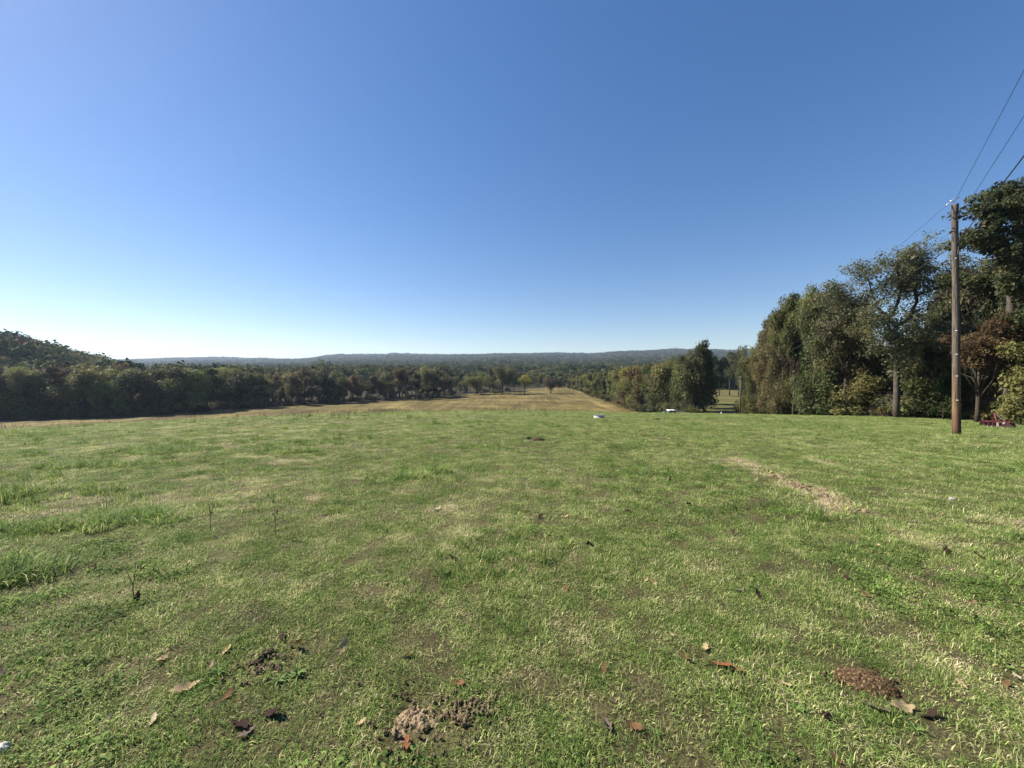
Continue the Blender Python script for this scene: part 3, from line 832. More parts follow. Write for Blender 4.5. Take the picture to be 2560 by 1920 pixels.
big_oak("oak_tree", 2242, 33.0, "open-crowned oak with a bare grey trunk and visible limbs against the sky", (0.125, 0.135, 0.07), [(a, b * 1.15, c, int(d * 2.3)) for a, b, c, d in OAK], 11, twig_len=1.35, twig_n=5, leaf_per=21, lsize=.125, spread=.85, cl_r=.55)
yy = lambda x, y, d=0: (2340 + x / 3.77, 420 + y / 3.77, d)
OAK2 = [([(2516, 1056, 0), (2518, 960, 0), (2522, 850, 0), (2528, 740, 0), (2540, 640, 0)], .25, .17, 0),
        ([(2540, 640, 0), yy(620, 790, -.5), yy(470, 720, -1), yy(330, 690, -1.4), yy(230, 720, -1.6), yy(70, 750, -1.6)], .15, .03, 15),
        ([yy(560, 780, -.7), yy(470, 640, -.7), yy(380, 560, -.8), yy(290, 520, -.8), yy(215, 460, -.8)], .08, .02, 11),
        ([yy(470, 720, -1), yy(420, 790, -1.2), yy(400, 860, -1.3)], .04, .02, 6),
        ([(2540, 640, 0), yy(720, 640, -.6), yy(640, 480, -1), yy(560, 460, -1), yy(470, 470, -1)], .14, .03, 12),
        ([yy(700, 560, -.8), yy(690, 400, -.6), yy(640, 300, -.5), yy(560, 310, -.3)], .09, .025, 11),
        ([(2545, 620, 0), (2555, 560, 0), (2575, 490, 0), (2600, 430, 0)], .17, .04, 14),
        ([(2545, 600, 0), (2600, 540, .5), (2660, 500, 1)], .13, .04, 12),
        ([(2550, 580, 0), yy(780, 420, .6), yy(760, 280, .8), yy(740, 210, .8)], .09, .02, 11),
        ([(2532, 720, 0), yy(640, 990, -.8), yy(520, 960, -1.4), yy(430, 1000, -1.8)], .10, .025, 12),
        ([(2528, 760, 0), yy(600, 1150, -1), yy(480, 1200, -1.6), yy(400, 1180, -2)], .09, .025, 12),
        ([(2530, 740, 0), (2580, 700, -1), (2640, 680, -1.5)], .10, .03, 12),
        ([(2524, 820, 0), (2560, 780, -1.2), (2600, 770, -2)], .08, .03, 10),
        ([(2522, 850, 0), yy(640, 1500, -1.4), yy(560, 1480, -2)], .07, .03, 9),
        ([(2535, 690, 0), (2530, 650, -1.5), (2510, 640, -2.4)], .08, .03, 10),
        ([(2535, 690, 0), (2520, 700, 1.5), (2490, 680, 2.4)], .08, .03, 10),
        ([(2532, 720, 0), (2545, 700, -1.8), (2560, 690, -2.8)], .08, .03, 10),
        ([(2538, 650, 0), (2550, 600, 1.5), (2560, 570, 2.6)], .08, .03, 10),
        ([(2530, 745, 0), (2515, 770, -1.4), (2500, 790, -2.3)], .07, .03, 11), ([(2526, 790, 0), (2532, 800, -1.4), (2545, 810, -2.3)], .07, .03, 11),
        ([(2522, 850, 0), (2530, 850, -1.5), (2540, 860, -2.4)], .07, .03, 11), ([(2520, 890, 0), (2508, 890, -1.5), (2495, 905, -2.3)], .06, .03, 10), ([(2534, 700, 0), (2522, 725, -1.6), (2508, 735, -2.4)], .07, .03, 11)]
big_oak("oak_tree", 2516, 26.0, "large dark oak at the right edge reaching a branch behind the pole", (0.045, 0.060, 0.024), OAK2, 12, twig_len=.95, twig_n=4, leaf_per=36, lsize=.16, spread=.6, cl_r=.40)

# ------------------------------------------------------------------ geometry-node scatter for what nobody can count
def scatter(name, protos, pts, rot, scl, idx, dry, label, cat=None):
    me = bpy.data.meshes.new(name)
    n = len(pts)
    me.vertices.add(n); me.vertices.foreach_set("co", np.asarray(pts, np.float32).ravel())
    a = me.attributes.new("rot", 'FLOAT_VECTOR', 'POINT'); a.data.foreach_set("vector", np.asarray(rot, np.float32).ravel())
    a = me.attributes.new("scl", 'FLOAT_VECTOR', 'POINT'); a.data.foreach_set("vector", np.asarray(scl, np.float32).ravel())
    a = me.attributes.new("idx", 'INT', 'POINT'); a.data.foreach_set("value", np.asarray(idx, np.int32))
    a = me.attributes.new("dry", 'FLOAT', 'POINT'); a.data.foreach_set("value", np.asarray(dry, np.float32))
    me.update()
    o = link(name, me)
    col = bpy.data.collections.new(name + "_kinds")
    for i, p in enumerate(protos):
        q = bpy.data.objects.new("%s_kind_%02d" % (name, i), p); col.objects.link(q)
    g = bpy.data.node_groups.new(name + "_scatter", 'GeometryNodeTree')
    g.interface.new_socket("Geometry", in_out='INPUT', socket_type='NodeSocketGeometry')
    g.interface.new_socket("Geometry", in_out='OUTPUT', socket_type='NodeSocketGeometry')
    nn, ll = g.nodes, g.links
    gi = nn.new("NodeGroupInput"); go = nn.new("NodeGroupOutput")
    ci = nn.new("GeometryNodeCollectionInfo"); ci.inputs[0].default_value = col
    ci.inputs["Separate Children"].default_value = True; ci.inputs["Reset Children"].default_value = True
    ip = nn.new("GeometryNodeInstanceOnPoints"); ip.inputs["Pick Instance"].default_value = True
    def na(nm, t):
        x = nn.new("GeometryNodeInputNamedAttribute"); x.data_type = t; x.inputs[0].default_value = nm; return x.outputs[0]
    ll.new(gi.outputs[0], ip.inputs["Points"]); ll.new(ci.outputs[0], ip.inputs["Instance"])
    ll.new(na("idx", 'INT'), ip.inputs["Instance Index"])
    er = nn.new("FunctionNodeEulerToRotation"); ll.new(na("rot", 'FLOAT_VECTOR'), er.inputs[0]); ll.new(er.outputs[0], ip.inputs["Rotation"])
    ll.new(na("scl", 'FLOAT_VECTOR'), ip.inputs["Scale"])
    ll.new(ip.outputs[0], go.inputs[0])
    md = o.modifiers.new("scatter", 'NODES'); md.node_group = g
    tag(o, label, cat, None, "stuff")
    return o

# --- far forest
rngf = np.random.default_rng(42)
def far_proto(seed, H, Wd, n):
    rng = np.random.default_rng(seed)
    cl = []
    for k in range(16):
        d = rng.normal(size=3); d /= np.linalg.norm(d); r = .45 + .45 * rng.random()
        cl.append((d[0] * r * Wd / 2, d[1] * r * Wd / 2, H * .58 + d[2] * r * H * .40, Wd * .2 * (.8 + .5 * rng.random()), 1))
    v, f, t = clump_leaves(cl, n, .85, rng, .8, .8)
    return mesh_np("far_tree_%d" % seed, v, f, {"tint": t}, False, [M_far])
FAR = [far_proto(300 + i, 11, 8.5 + (i % 3), 440) for i in range(6)]
def cloud(n, y0, y1, u0, u1):
    y = np.sqrt(rngf.random(n) * (y1 ** 2 - y0 ** 2) + y0 ** 2); u = rngf.uniform(u0, u1, n)
    return u * y, y
x1, y1_ = cloud(21000, 255, 700, -2.0, 2.0); x2, y2_ = cloud(62000, 700, 2350, -1.8, 1.8)
x3 = -rngf.uniform(120, 380, 1500); y3 = rngf.uniform(105, 330, 1500)
fx_ = np.concatenate([x1, x2, x3]); fy_ = np.concatenate([y1_, y2_, y3])
lr = np.interp(fx_, LEFTROW[:, 0], LEFTROW[:, 1])
keep = np.ones(len(fx_), bool)
keep &= ~((fy_ < 330) & (fx_ / fy_ > -0.16) & (fx_ / fy_ < 0.23))           # the built wood stands here
keep &= fy_ > lr + 26
keep &= ~((fy_ < 262) & (fx_ > 0))
for (hx_, hy_) in HILLTREES: keep &= (fx_ - hx_) ** 2 + (fy_ - hy_) ** 2 > 20
CLEAR = [(at_depth(1213, 897, 1150), 34, 20), (at_depth(1235, 899, 1050), 40, 22), (at_depth(1500, 914, 560), 16, 26), (at_depth(960, 893, 1500), 60, 45), (at_depth(740, 902, 1200), 55, 30)]
for c, rx, ry in CLEAR: keep &= ((fx_ - c[0]) / rx) ** 2 + ((fy_ - c[1]) / ry) ** 2 > 1
dens = fbm(fx_ / 90, fy_ / 90, 2, 77)
keep &= dens > 0.24
fx_, fy_ = fx_[keep], fy_[keep]
nf = len(fx_)
sz = rngf.uniform(.65, 1.35, nf) * np.where(fy_ > 700, 1.15, 1.0) * (0.9 + .25 * fbm(fx_ / 40, fy_ / 40, 2, 3))
scatter("far_forest", FAR, np.stack([fx_, fy_, T(fx_, fy_) - .4], 1), np.stack([np.zeros(nf), np.zeros(nf), rngf.uniform(0, 6.28, nf)], 1),
        np.stack([sz * rngf.uniform(.9, 1.15, nf), sz * rngf.uniform(.9, 1.15, nf), sz], 1), rngf.integers(0, 6, nf), np.zeros(nf),
        "endless forest canopy covering the far valley and hazy ridges", "forest")

# --- grass
def blade_proto(seed, n, R, L, wd, lean, dryp, flat=0.0):
    rng = np.random.default_rng(seed)
    a = rng.random(n) * 6.283; r = R * np.sqrt(rng.random(n))
    b = np.stack([np.cos(a) * r, np.sin(a) * r, np.full(n, -.004)], 1)
    da = rng.random(n) * 6.283; ln = L * (0.45 + .8 * rng.random(n)); le = lean * (.3 + 1.1 * rng.random(n))
    d = np.stack([np.cos(da), np.sin(da), np.zeros(n)], 1)
    side = np.stack([-np.sin(da + rng.normal(size=n) * .6), np.cos(da), np.zeros(n)], 1)
    w_ = (wd * (.6 + .8 * rng.random(n)))[:, None]
    up = np.array([0, 0, 1.0])
    mid = b + d * (ln * np.sin(le) * .4)[:, None] + up * (ln * np.cos(le * .6) * .55)[:, None]
    tip = b + d * (ln * np.sin(le))[:, None] + up * (ln * np.cos(le) * .9)[:, None]
    tip[:, 2] = np.maximum(tip[:, 2], .004)
    v = np.stack([b - side * w_ * .5, b + side * w_ * .5, mid - side * w_ * .45, mid + side * w_ * .45, tip], 1).reshape(-1, 3)
    i = np.arange(n)[:, None] * 5
    f = np.concatenate([i + np.array([[0, 1, 3]]), i + np.array([[0, 3, 2]]), i + np.array([[2, 3, 4]])], 1).reshape(-1, 3)
    t = np.where(rng.random(n) < dryp, rng.uniform(.8, 1.5, n), rng.uniform(0.0, .6, n))
    return mesh_np("grass_kind_%d" % seed, v, f, {"tint": np.repeat(t, 5)}, False, [M_grass])

def broad_proto(seed, n, R, ls):
    rng = np.random.default_rng(seed)
    a = rng.random(n) * 6.283; r = R * np.sqrt(rng.random(n))
    c = np.stack([np.cos(a) * r, np.sin(a) * r, .008 + .03 * rng.random(n)], 1)
    nrm = np.array([0, 0, 1.0]) + rng.normal(size=(n, 3)) * .4
    v, f, t = leaves_np(c, nrm, ls * (.6 + .8 * rng.random(n)), .6, rng.uniform(0, .3, n), rng)
    return mesh_np("clover_kind_%d" % seed, v, f, {"tint": t}, False, [M_grass])

PR = [blade_proto(1, 100, .11, .036, .0031, 1.1, .26), blade_proto(2, 100, .11, .033, .0029, 1.25, .36), blade_proto(3, 85, .11, .042, .0033, .95, .20),
      blade_proto(4, 80, .11, .038, .0028, 1.25, .55), blade_proto(5, 80, .11, .034, .0026, 1.35, .85),
      broad_proto(6, 60, .10, .016), broad_proto(7, 45, .10, .022),
      blade_proto(8, 60, .09, .075, .0042, .8, .10), blade_proto(9, 110, .12, .19, .0055, .75, .14)]
rngg = np.random.default_rng(3)
P = []; S = []; I = []; DR = []
SOILSPOT = [(ground_at(1035, 1800)[:2], .16), (ground_at(1010, 1870)[:2], .07), (ground_at(2165, 1700)[:2], .17), (ground_at(2110, 1680)[:2], .12), (ground_at(2215, 1718)[:2], .12), (ground_at(1345, 1100)[:2], .25)]
def ring(y0, y1, dens, sc0, dens_pow=1.0):
    UW = 2.4 if y1 < 23 else 1.9
    A = UW * (y1 ** 2 - y0 ** 2)
    n = int(A * dens)
    y = np.sqrt(rngg.random(n) * (y1 ** 2 - y0 ** 2) + y0 ** 2); x = rngg.uniform(-UW, UW, n) * y
    d = dryness(x, y)
    gf = 6.5 if y1 < 11 else (2.6 if y1 < 23 else 1.1)
    gap = fbm(x * gf + 9, y * gf, 2, 123)
    k = rngg.random(n) > np.clip(d - .35, 0, .7)
    k &= rngg.random(n) < (.22 if y1 < 11 else .62) + .78 * sstep((gap - .30) / .14)
    for c, r in SOILSPOT: k &= np.hypot(x - c[0], y - c[1]) > r * rngg.uniform(.75, 1.05, n)
    k &= green_limit(x, y) < 2
    k &= ~((x > WOODEDGE[0, 0]) & (y > np.interp(x, WOODEDGE[:, 0], WOODEDGE[:, 1]) + 1))
    x, y, d, gap = x[k], y[k], d[k], gap[k]; n = len(x)
    left = sstep((4 - x) / 14)
    cl = fbm(x * .9 + 11, y * .9, 3, 55)
    tall = fbm(x * .55 + 5, y * .55, 3, 91)
    u = rngg.random(n)
    idx = np.where(u < .38, 0, np.where(u < .66, 1, np.where(u < .86, 2, 3)))
    idx = np.where((d > .35) & (rngg.random(n) < d + .15), np.where(rngg.random(n) < .5, 3, 4), idx)
    idx = np.where((cl > .6) & (rngg.random(n) < .22), np.where(rngg.random(n) < .6, 5, 6), idx)
    idx = np.where((tall > .66 - .04 * left) & (rngg.random(n) < .13), 7, idx)
    s = sc0 * rngg.uniform(.7, 1.3, n)
    zs = s * (min(sc0, 1.35) / sc0) * (0.85 + .5 * (tall - .5)) * np.where(idx == 7, 1.0 + .5 * left, 1) * np.where(rngg.random(n) < .17, rngg.uniform(1.3, 2.5, n), rngg.uniform(.6, 1.1, n)) * (.65 + .7 * gap)
    P.append(np.stack([x, y, T(x, y)], 1)); S.append(np.stack([s, s, zs], 1)); I.append(idx); DR.append(d)
ring(1.1, 4.5, 250, .95); ring(4.5, 10, 125, 1.15); ring(10, 22, 52, 1.45); ring(22, 66, 19, 1.9)
# taller dark clumps on the left of the pasture
TALL = [(150, 1320, .45), (200, 1308, .4), (354, 1304, .5), (330, 1290, .35), (215, 1166, .7), (285, 1162, .7), (366, 1130, 1.1), (430, 1125, 1.0), (16, 1235, .6), (80, 1090, 1.2), (760, 1110, 1.0), (690, 1130, .8), (1080, 1180, .35), (1040, 1195, .3), (60, 1430, .3), (20, 1440, .3), (2386, 1092, .14), (2399, 1093, .14), (2392, 1094, .12)]
tp, tz = [], []
for X_, Y_, r_ in TALL:
    c = ground_at(X_, Y_); k = int(15 * r_ / .4)
    a = rngg.random(k) * 6.28; q = r_ * np.sqrt(rngg.random(k))
    tp.append(np.stack([c[0] + np.cos(a) * q * 1.3, c[1] + np.sin(a) * q * .6], 1))
kx = rngg.uniform(-1.4, .25, 2600); ky = np.sqrt(rngg.uniform(9 ** 2, 52 ** 2, 2600)); kx = kx * ky
m_ = (fbm(kx * .22, ky * .22, 3, 61) > .58) & (rngg.random(2600) < .3)
tp.append(np.stack([kx[m_], ky[m_]], 1))
tp = np.concatenate(tp); tp = tp[green_limit(tp[:, 0], tp[:, 1]) < 1.5]
nt_ = len(tp); ss = rngg.uniform(.7, 1.25, nt_)
P.append(np.stack([tp[:, 0], tp[:, 1], T(tp[:, 0], tp[:, 1])], 1)); S.append(np.stack([ss * 1.2, ss * 1.2, ss * rngg.uniform(.45, .85, nt_)], 1)); I.append(np.full(nt_, 8)); DR.append(rngg.uniform(0, .22, nt_))
P = np.concatenate(P); S = np.concatenate(S); I = np.concatenate(I); DR = np.concatenate(DR); n = len(P)
rot = np.stack([rngg.normal(size=n) * .06, rngg.normal(size=n) * .06 , rngg.uniform(0, 6.28, n)], 1)
scatter("grass", PR, P, rot, S, I, DR, "short patchy green pasture grass with dry tufts", "grass")
print("grass instances", n, "far trees", nf)

# ------------------------------------------------------------------ stalks of weeds standing in the pasture
M_stalk = simple("dry_stalk", (0.13, 0.108, 0.072), 0.9, 0, .5, 30)
M_dead = newmat("dead_leaf")
def dead_mat():
    m, t, n, l = M_dead
    oi = N(n, "ShaderNodeObjectInfo"); tc = N(n, "ShaderNodeTexCoord").outputs["Object"]
    f = noise(n, l, 30, 5, tc)
    k = math_n(n, l, 'ADD', math_n(n, l, 'MULTIPLY', f, 0.9), 0.5)
    hv = N(n, "ShaderNodeVectorMath"); hv.operation = 'SCALE'
    l.new(oi.outputs["Color"], hv.inputs[0]); l.new(k, hv.inputs["Scale"])
    leaf_shader(n, l, hv.outputs[0], 0.2, 0.8, 0.08)
    return m
M_dead = dead_mat()
def litter_mat():
    m, t, n, l = newmat("leaf_litter")
    oi = N(n, "ShaderNodeObjectInfo")
    r = ramp(n, [(0.0, (0.035, 0.022, 0.016)), (0.35, (0.10, 0.06, 0.035)), (0.6, (0.24, 0.16, 0.09)), (0.85, (0.42, 0.32, 0.20)), (1.0, (0.5, 0.42, 0.3))])
    l.new(oi.outputs["Random"], r.inputs[0]); leaf_shader(n, l, r.outputs[0], 0.2, .6, .2)
    return m
M_litter = litter_mat()

def stalk_mesh(seed, H, br):
    r = random.Random(seed); mb = MB()
    lean = (r.uniform(-.1, .1) * H, r.uniform(-.1, .1) * H)
    mb.tube([(0, 0, -.02), (lean[0] * .3, lean[1] * .3, H * .5), (lean[0], lean[1], H)], [.003, .0025, .0015], 4, False)
    for k in range(br):
        s = r.uniform(.35, .95); a = r.random() * 6.28; L = H * r.uniform(.1, .28)
        b = (lean[0] * s * s, lean[1] * s * s, H * s); e = (b[0] + math.cos(a) * L * .5, b[1] + math.sin(a) * L * .5, b[2] + L * .8)
        mb.tube([b, e], [.003, .0025], 3, False)
        mb.tube([e, (e[0], e[1], e[2] + .03)], [.007, .002], 4, False)
    return mb.mesh("stalk_%d" % seed, M_stalk)
ST = [stalk_mesh(i, h, b) for i, (h, b) in enumerate([(.45, 5), (.55, 7), (.35, 3), (.5, 0), (.6, 9)])]
rngs = np.random.default_rng(9)
n0 = 9500
yk = np.sqrt(rngs.uniform(12 ** 2, 56 ** 2, n0)); xk = rngs.uniform(-1.45, .35, n0) * yk
dm = fbm(xk * .16, yk * .16, 3, 71)
kk = (dm > .5) & (rngs.random(n0) < sstep((dm - .48) / .2) * sstep((yk - 10) / 24)) & (green_limit(xk, yk) < 4) & (xk < 7 - (yk < 30) * 5)
xk, yk = xk[kk], yk[kk]; n0 = len(xk)
ss = rngs.uniform(.55, 1.15, n0)
scatter("weed_stalks", ST, np.stack([xk, yk, T(xk, yk)], 1), np.stack([rngs.normal(size=n0) * .12, rngs.normal(size=n0) * .12, rngs.uniform(0, 6.28, n0)], 1), np.stack([ss, ss, ss], 1),
        rngs.integers(0, 5, n0), np.zeros(n0), "thin dark dry weed stalks standing in the left half of the pasture", "weeds")
for X_, Y_, H_, lb in [(690, 1345, .50, "single tall thin weed stalk, right one of the two nearest stalks"), (525, 1330, .34, "short forked weed stalk, left one of the two nearest stalks")]:
    g_ = ground_at(X_, Y_)
    tag(link("weed_stalk", stalk_mesh(int(X_), H_, 4), None, g_), lb, "weed")

# ------------------------------------------------------------------ fallen leaves
def dead_leaf_mesh(seed, mat):
    r = random.Random(seed); nseg = 12; V = []; F = []
    lob = r.uniform(3, 4.5); curl = r.uniform(-.5, 1.2); side = r.uniform(.2, .9); tw = r.uniform(-.9, .9)
    for i in range(nseg + 1):
        t = i / nseg
        wv = .5 * math.sin(math.pi * min(1, t * 1.02 + .02)) ** .7 * (.74 + .26 * math.cos(t * lob * 2 * math.pi)) * (.75 + .4 * t)
        if i == 0: wv = .012
        if i == nseg: wv = .05
        z0 = .22 * curl * (t - .45) ** 2 * 2
        for sgn, q in ((-1, 1), (-1, .5), (1, 0), (1, .5), (1, 1)):
            w_ = wv * q * sgn * .56
            zz_ = z0 + side * w_ * w_ * 1.3 + tw * w_ * (t - .5) + .03 * math.sin(7 * t + 5 * w_)
            V.append((w_, t - .5, zz_ + .06))
    V += [(0, -.5, .06 + .22 * curl * .4), (.01, -.75, .03), (-.012, -.75, .03)]
    for i in range(nseg):
        for k in range(4):
            a = i * 5 + k; F.append((a, a + 1, a + 6, a + 5))
    b = (nseg + 1) * 5
    F.append((b, b + 1, b + 2))
    me = bpy.data.meshes.new("dead_leaf_%d" % seed); me.from_pydata(V, [], F); me.update()
    me.polygons.foreach_set("use_smooth", np.ones(len(me.polygons), bool)); me.materials.append(mat)
    return me
DL = [dead_leaf_mesh(i, M_dead) for i in range(6)]
TANC = (.48, .36, .20); PALE = (.55, .46, .32); BRN = (.19, .105, .055); RED = (.24, .095, .045); DRK = (.045, .028, .02); MAR = (.045, .024, .022); GRB = (.16, .125, .10)
leaves = [
 (2252, 1776, TANC, .17, "large curled tan dead leaf just below the brown dung pile"), (2191, 1779, GRB, .14, "grey-brown dead leaf below the dung pile, left of the large tan leaf"),
 (2327, 1795, DRK, .13, "dark brown dead leaf right of the large tan leaf below the dung pile"), (2403, 1715, TANC, .07, "small pale tan dead leaf right of the dung pile"),
 (2518, 1715, BRN, .09, "brown curled dead leaf near the right edge, level with the dung pile"), (2551, 1707, PALE, .12, "long pale dead leaf at the right edge of the picture"),
 (1804, 1669, RED, .15, "reddish-brown curled dead leaf, largest of the cluster left of the dung pile"), (1838, 1680, BRN, .12, "brown dead leaf touching the reddish-brown leaf on its right"),
 (1714, 1650, BRN, .10, "brown dead leaf, leftmost of the cluster left of the dung pile"), (1763, 1624, TANC, .11, "tan rolled dead leaf, topmost of the cluster left of the dung pile"),
 (1679, 1590, TANC, .07, "small tan dead leaf up and left of the leaf cluster"), (1511, 1680, BRN, .08, "small brown upright dead leaf left of the leaf cluster"),
 (1963, 1716, TANC, .08, "small tan dead leaf just left of the dung pile"), (1517, 1818, GRB, .11, "grey-brown dead leaf, left one of a pair near the bottom middle"),
 (1587, 1822, BRN, .11, "brown-tan dead leaf, right one of a pair near the bottom middle"), (2093, 1914, BRN, .10, "brown dead leaf cut by the bottom edge below the dung pile"),
 (2073, 1800, MAR, .13, "dark maroon dead leaf lower left of the dung pile"), (2119, 1450, DRK, .11, "dark dead leaf on the open grass above the dung pile"),
 (2163, 1490, BRN, .10, "thin brown dead leaf between the dark leaf and the dung pile"), (1896, 1496, MAR, .10, "dark red dead leaf with two lobes up, mid right"),
 (1850, 1481, GRB, .12, "flat grey-brown dead leaf left of the dark red two-lobed leaf"), (1416, 1476, RED, .08, "small reddish dead leaf near the middle of the lawn"),
 (1616, 1453, TANC, .08, "tan dead leaf upper left of the flat grey-brown leaf"), (1639, 1522, PALE, .05, "tiny pale dead leaf right of the small reddish leaf"),
 (1717, 1467, BRN, .06, "tiny brown dead leaf between the tan leaf and the grey-brown leaf"), (1367, 1403, PALE, .12, "pale rounded dead leaf standing up near the picture's middle"),
 (405, 1653, TANC, .11, "tan dead leaf, upper left of the big tan leaf in the lower left"), (460, 1726, TANC, .17, "big tan tent-shaped dead leaf in the lower left"),
 (567, 1630, TANC, .11, "tan dead leaf left of the dark leaf heap in the lower left"), (744, 1626, BRN, .13, "brown dead leaf standing upright right of the dark leaf heap"),
 (859, 1628, TANC, .13, "pale tan dead leaf right of the upright brown leaf"), (665, 1640, DRK, .16, "dark brown dead leaf on top of the dark leaf heap"),
 (640, 1662, MAR, .13, "maroon dead leaf at the bottom of the dark leaf heap"), (706, 1596, DRK, .12, "dark dead leaf above the dark leaf heap"),
 (599, 1816, MAR, .19, "long dark maroon dead leaf near the bottom left"), (683, 1790, MAR, .14, "round maroon dead leaf right of the long dark maroon leaf"),
 (615, 1840, GRB, .10, "grey dead leaf just below the long dark maroon leaf"), (385, 1806, PALE, .09, "pale dead leaf left of the long dark maroon leaf"),
 (903, 1812, TANC, .07, "small tan dead leaf left of the bare soil patch"), (1018, 1866, RED, .11, "curled reddish leaf at the lower tip of the bare soil patch"),
 (570, 1742, BRN, .10, "brown dead leaf below the weeds in the lower left"), (350, 1424, DRK, .16, "dark arched dead leaf above the bare seedling"),
 (231, 1421, MAR, .14, "dark maroon dead leaf upper left of the bare seedling"), (295, 1424, TANC, .12, "tan dead leaf between the two dark leaves above the seedling"),
 (1149, 1713, BRN, .10, "brown dead leaf up right of the bare soil patch"), (9, 1688, GRB, .14, "grey dead leaf at the left edge of the picture"),
 (1135, 1402, MAR, .18, "dark brown dead leaf heap left of the pale rounded leaf"), (1352, 1295, DRK, .16, "dark dead leaf left of a tan one in the middle distance"),
 (1415, 1295, TANC, .13, "tan dead leaf right of a dark one in the middle distance"), (1091, 1277, PALE, .20, "pale flat dead leaf on a dry patch left of centre"),
 (1433, 1226, PALE, .16, "pale dead leaf beside a dark one, farther up the middle"), (1440, 1233, DRK, .16, "dark dead leaf touching a pale one, farther up the middle"),
 (1567, 1281, DRK, .15, "dark dead leaf alone right of the middle"), (1726, 1265, DRK, .20, "dark clump of dead leaf left of the worn track"),
 (1918, 1290, TANC, .13, "tan dead leaf below the worn track"), (1675, 1205, DRK, .16, "dark upright dead leaf far up left of the worn track"),
 (1128, 1183, DRK, .18, "dark dead leaf far up in the middle of the pasture"), (2135, 1166, TANC, .24, "light tan dead leaf on the grass beyond the worn track"),
 (1834, 1337, DRK, .11, "dark upright dead leaf below the left end of the worn track"), (2198, 1370, TANC, .14, "tan and dark dead leaf below the right end of the worn track"),
 (2365, 1380, DRK, .15, "dark double dead leaf, left one of two far right"), (2446, 1394, DRK, .17, "dark dead leaf, right one of two far right"),
 (1470, 1362, DRK, .18, "dark leafy clump in the middle of the lawn"), (1205, 1410, BRN, .08, "small brown dead leaf left of the pale rounded leaf")]
for i, (X_, Y_, c, s_, lb) in enumerate(leaves):
    g_ = ground_at(X_, Y_)
    r = random.Random(i * 7 + 1)
    stand = r.uniform(.5, 1.1) if ("upright" in lb or "stand" in lb or "two lobes up" in lb) else r.uniform(-.3, .45)
    o = link("dead_leaf", DL[i % 6], None, (g_[0], g_[1], g_[2] + .012 + (.2 * s_ if stand > .5 else 0)), (stand, r.uniform(-.4, .4), r.uniform(0, 6.28)), s_ * .80)
    o.color = (*[q * .8 for q in c], 1)
    tag(o, lb, "leaf", "dead leaves fallen on the pasture")
LT = [dead_leaf_mesh(50 + i, M_litter) for i in range(4)]
nl = 900
yk = np.sqrt(rngs.uniform(1.4 ** 2, 24 ** 2, nl)); xk = rngs.uniform(-1.4, 1.4, nl) * yk
ss = rngs.uniform(.02, .07, nl) * (1 + yk / 30)
scatter("leaf_litter", LT, np.stack([xk, yk, T(xk, yk) + .016], 1), np.stack([rngs.normal(size=nl) * .45, rngs.normal(size=nl) * .45, rngs.uniform(0, 6.28, nl)], 1), np.stack([ss, ss, ss], 1),
        rngs.integers(0, 4, nl), np.zeros(nl), "tiny bits of dead leaf and straw strewn in the grass", "litter")

# ------------------------------------------------------------------ soil, dung, stones
def soil_material(name, stops, sc1=60, bump=1.0):
    m, t, n, l = newmat(name)
    b = N(n, "ShaderNodeBsdfPrincipled"); o = N(n, "ShaderNodeOutputMaterial"); l.new(b.outputs[0], o.inputs[0])
    tc = N(n, "ShaderNodeTexCoord").outputs["Object"]
    f = math_n(n, l, 'ADD', math_n(n, l, 'MULTIPLY', noise(n, l, sc1, 6, tc, .7), .65), math_n(n, l, 'MULTIPLY', noise(n, l, sc1 * 4, 3, tc, .6), .35))
    r = ramp(n, stops); l.new(f, r.inputs[0]); l.new(r.outputs[0], b.inputs["Base Color"])
    b.inputs["Roughness"].default_value = .95; b.inputs["Specular IOR Level"].default_value = .1
    bp = N(n, "ShaderNodeBump"); bp.inputs["Strength"].default_value = bump; bp.inputs["Distance"].default_value = .006
    l.new(f, bp.inputs["Height"]); l.new(bp.outputs[0], b.inputs["Normal"])
    return m
M_soil = soil_material("pale_soil", [(.3, (.07, .05, .03)), (.48, (.19, .138, .082)), (.65, (.34, .26, .165))], 45)
M_dung = soil_material("dry_dung", [(.40, (.022, .014, .009)), (.48, (.060, .037, .020)), (.55, (.12, .077, .038)), (.65, (.34, .25, .13))], 45)
M_dung_dark = soil_material("dark_dung", [(.35, (.015, .011, .010)), (.5, (.05, .032, .022)), (.7, (.12, .085, .06))], 25)
M_stone = soil_material("pale_stone", [(.3, (.20, .18, .14)), (.6, (.34, .31, .26))], 12)

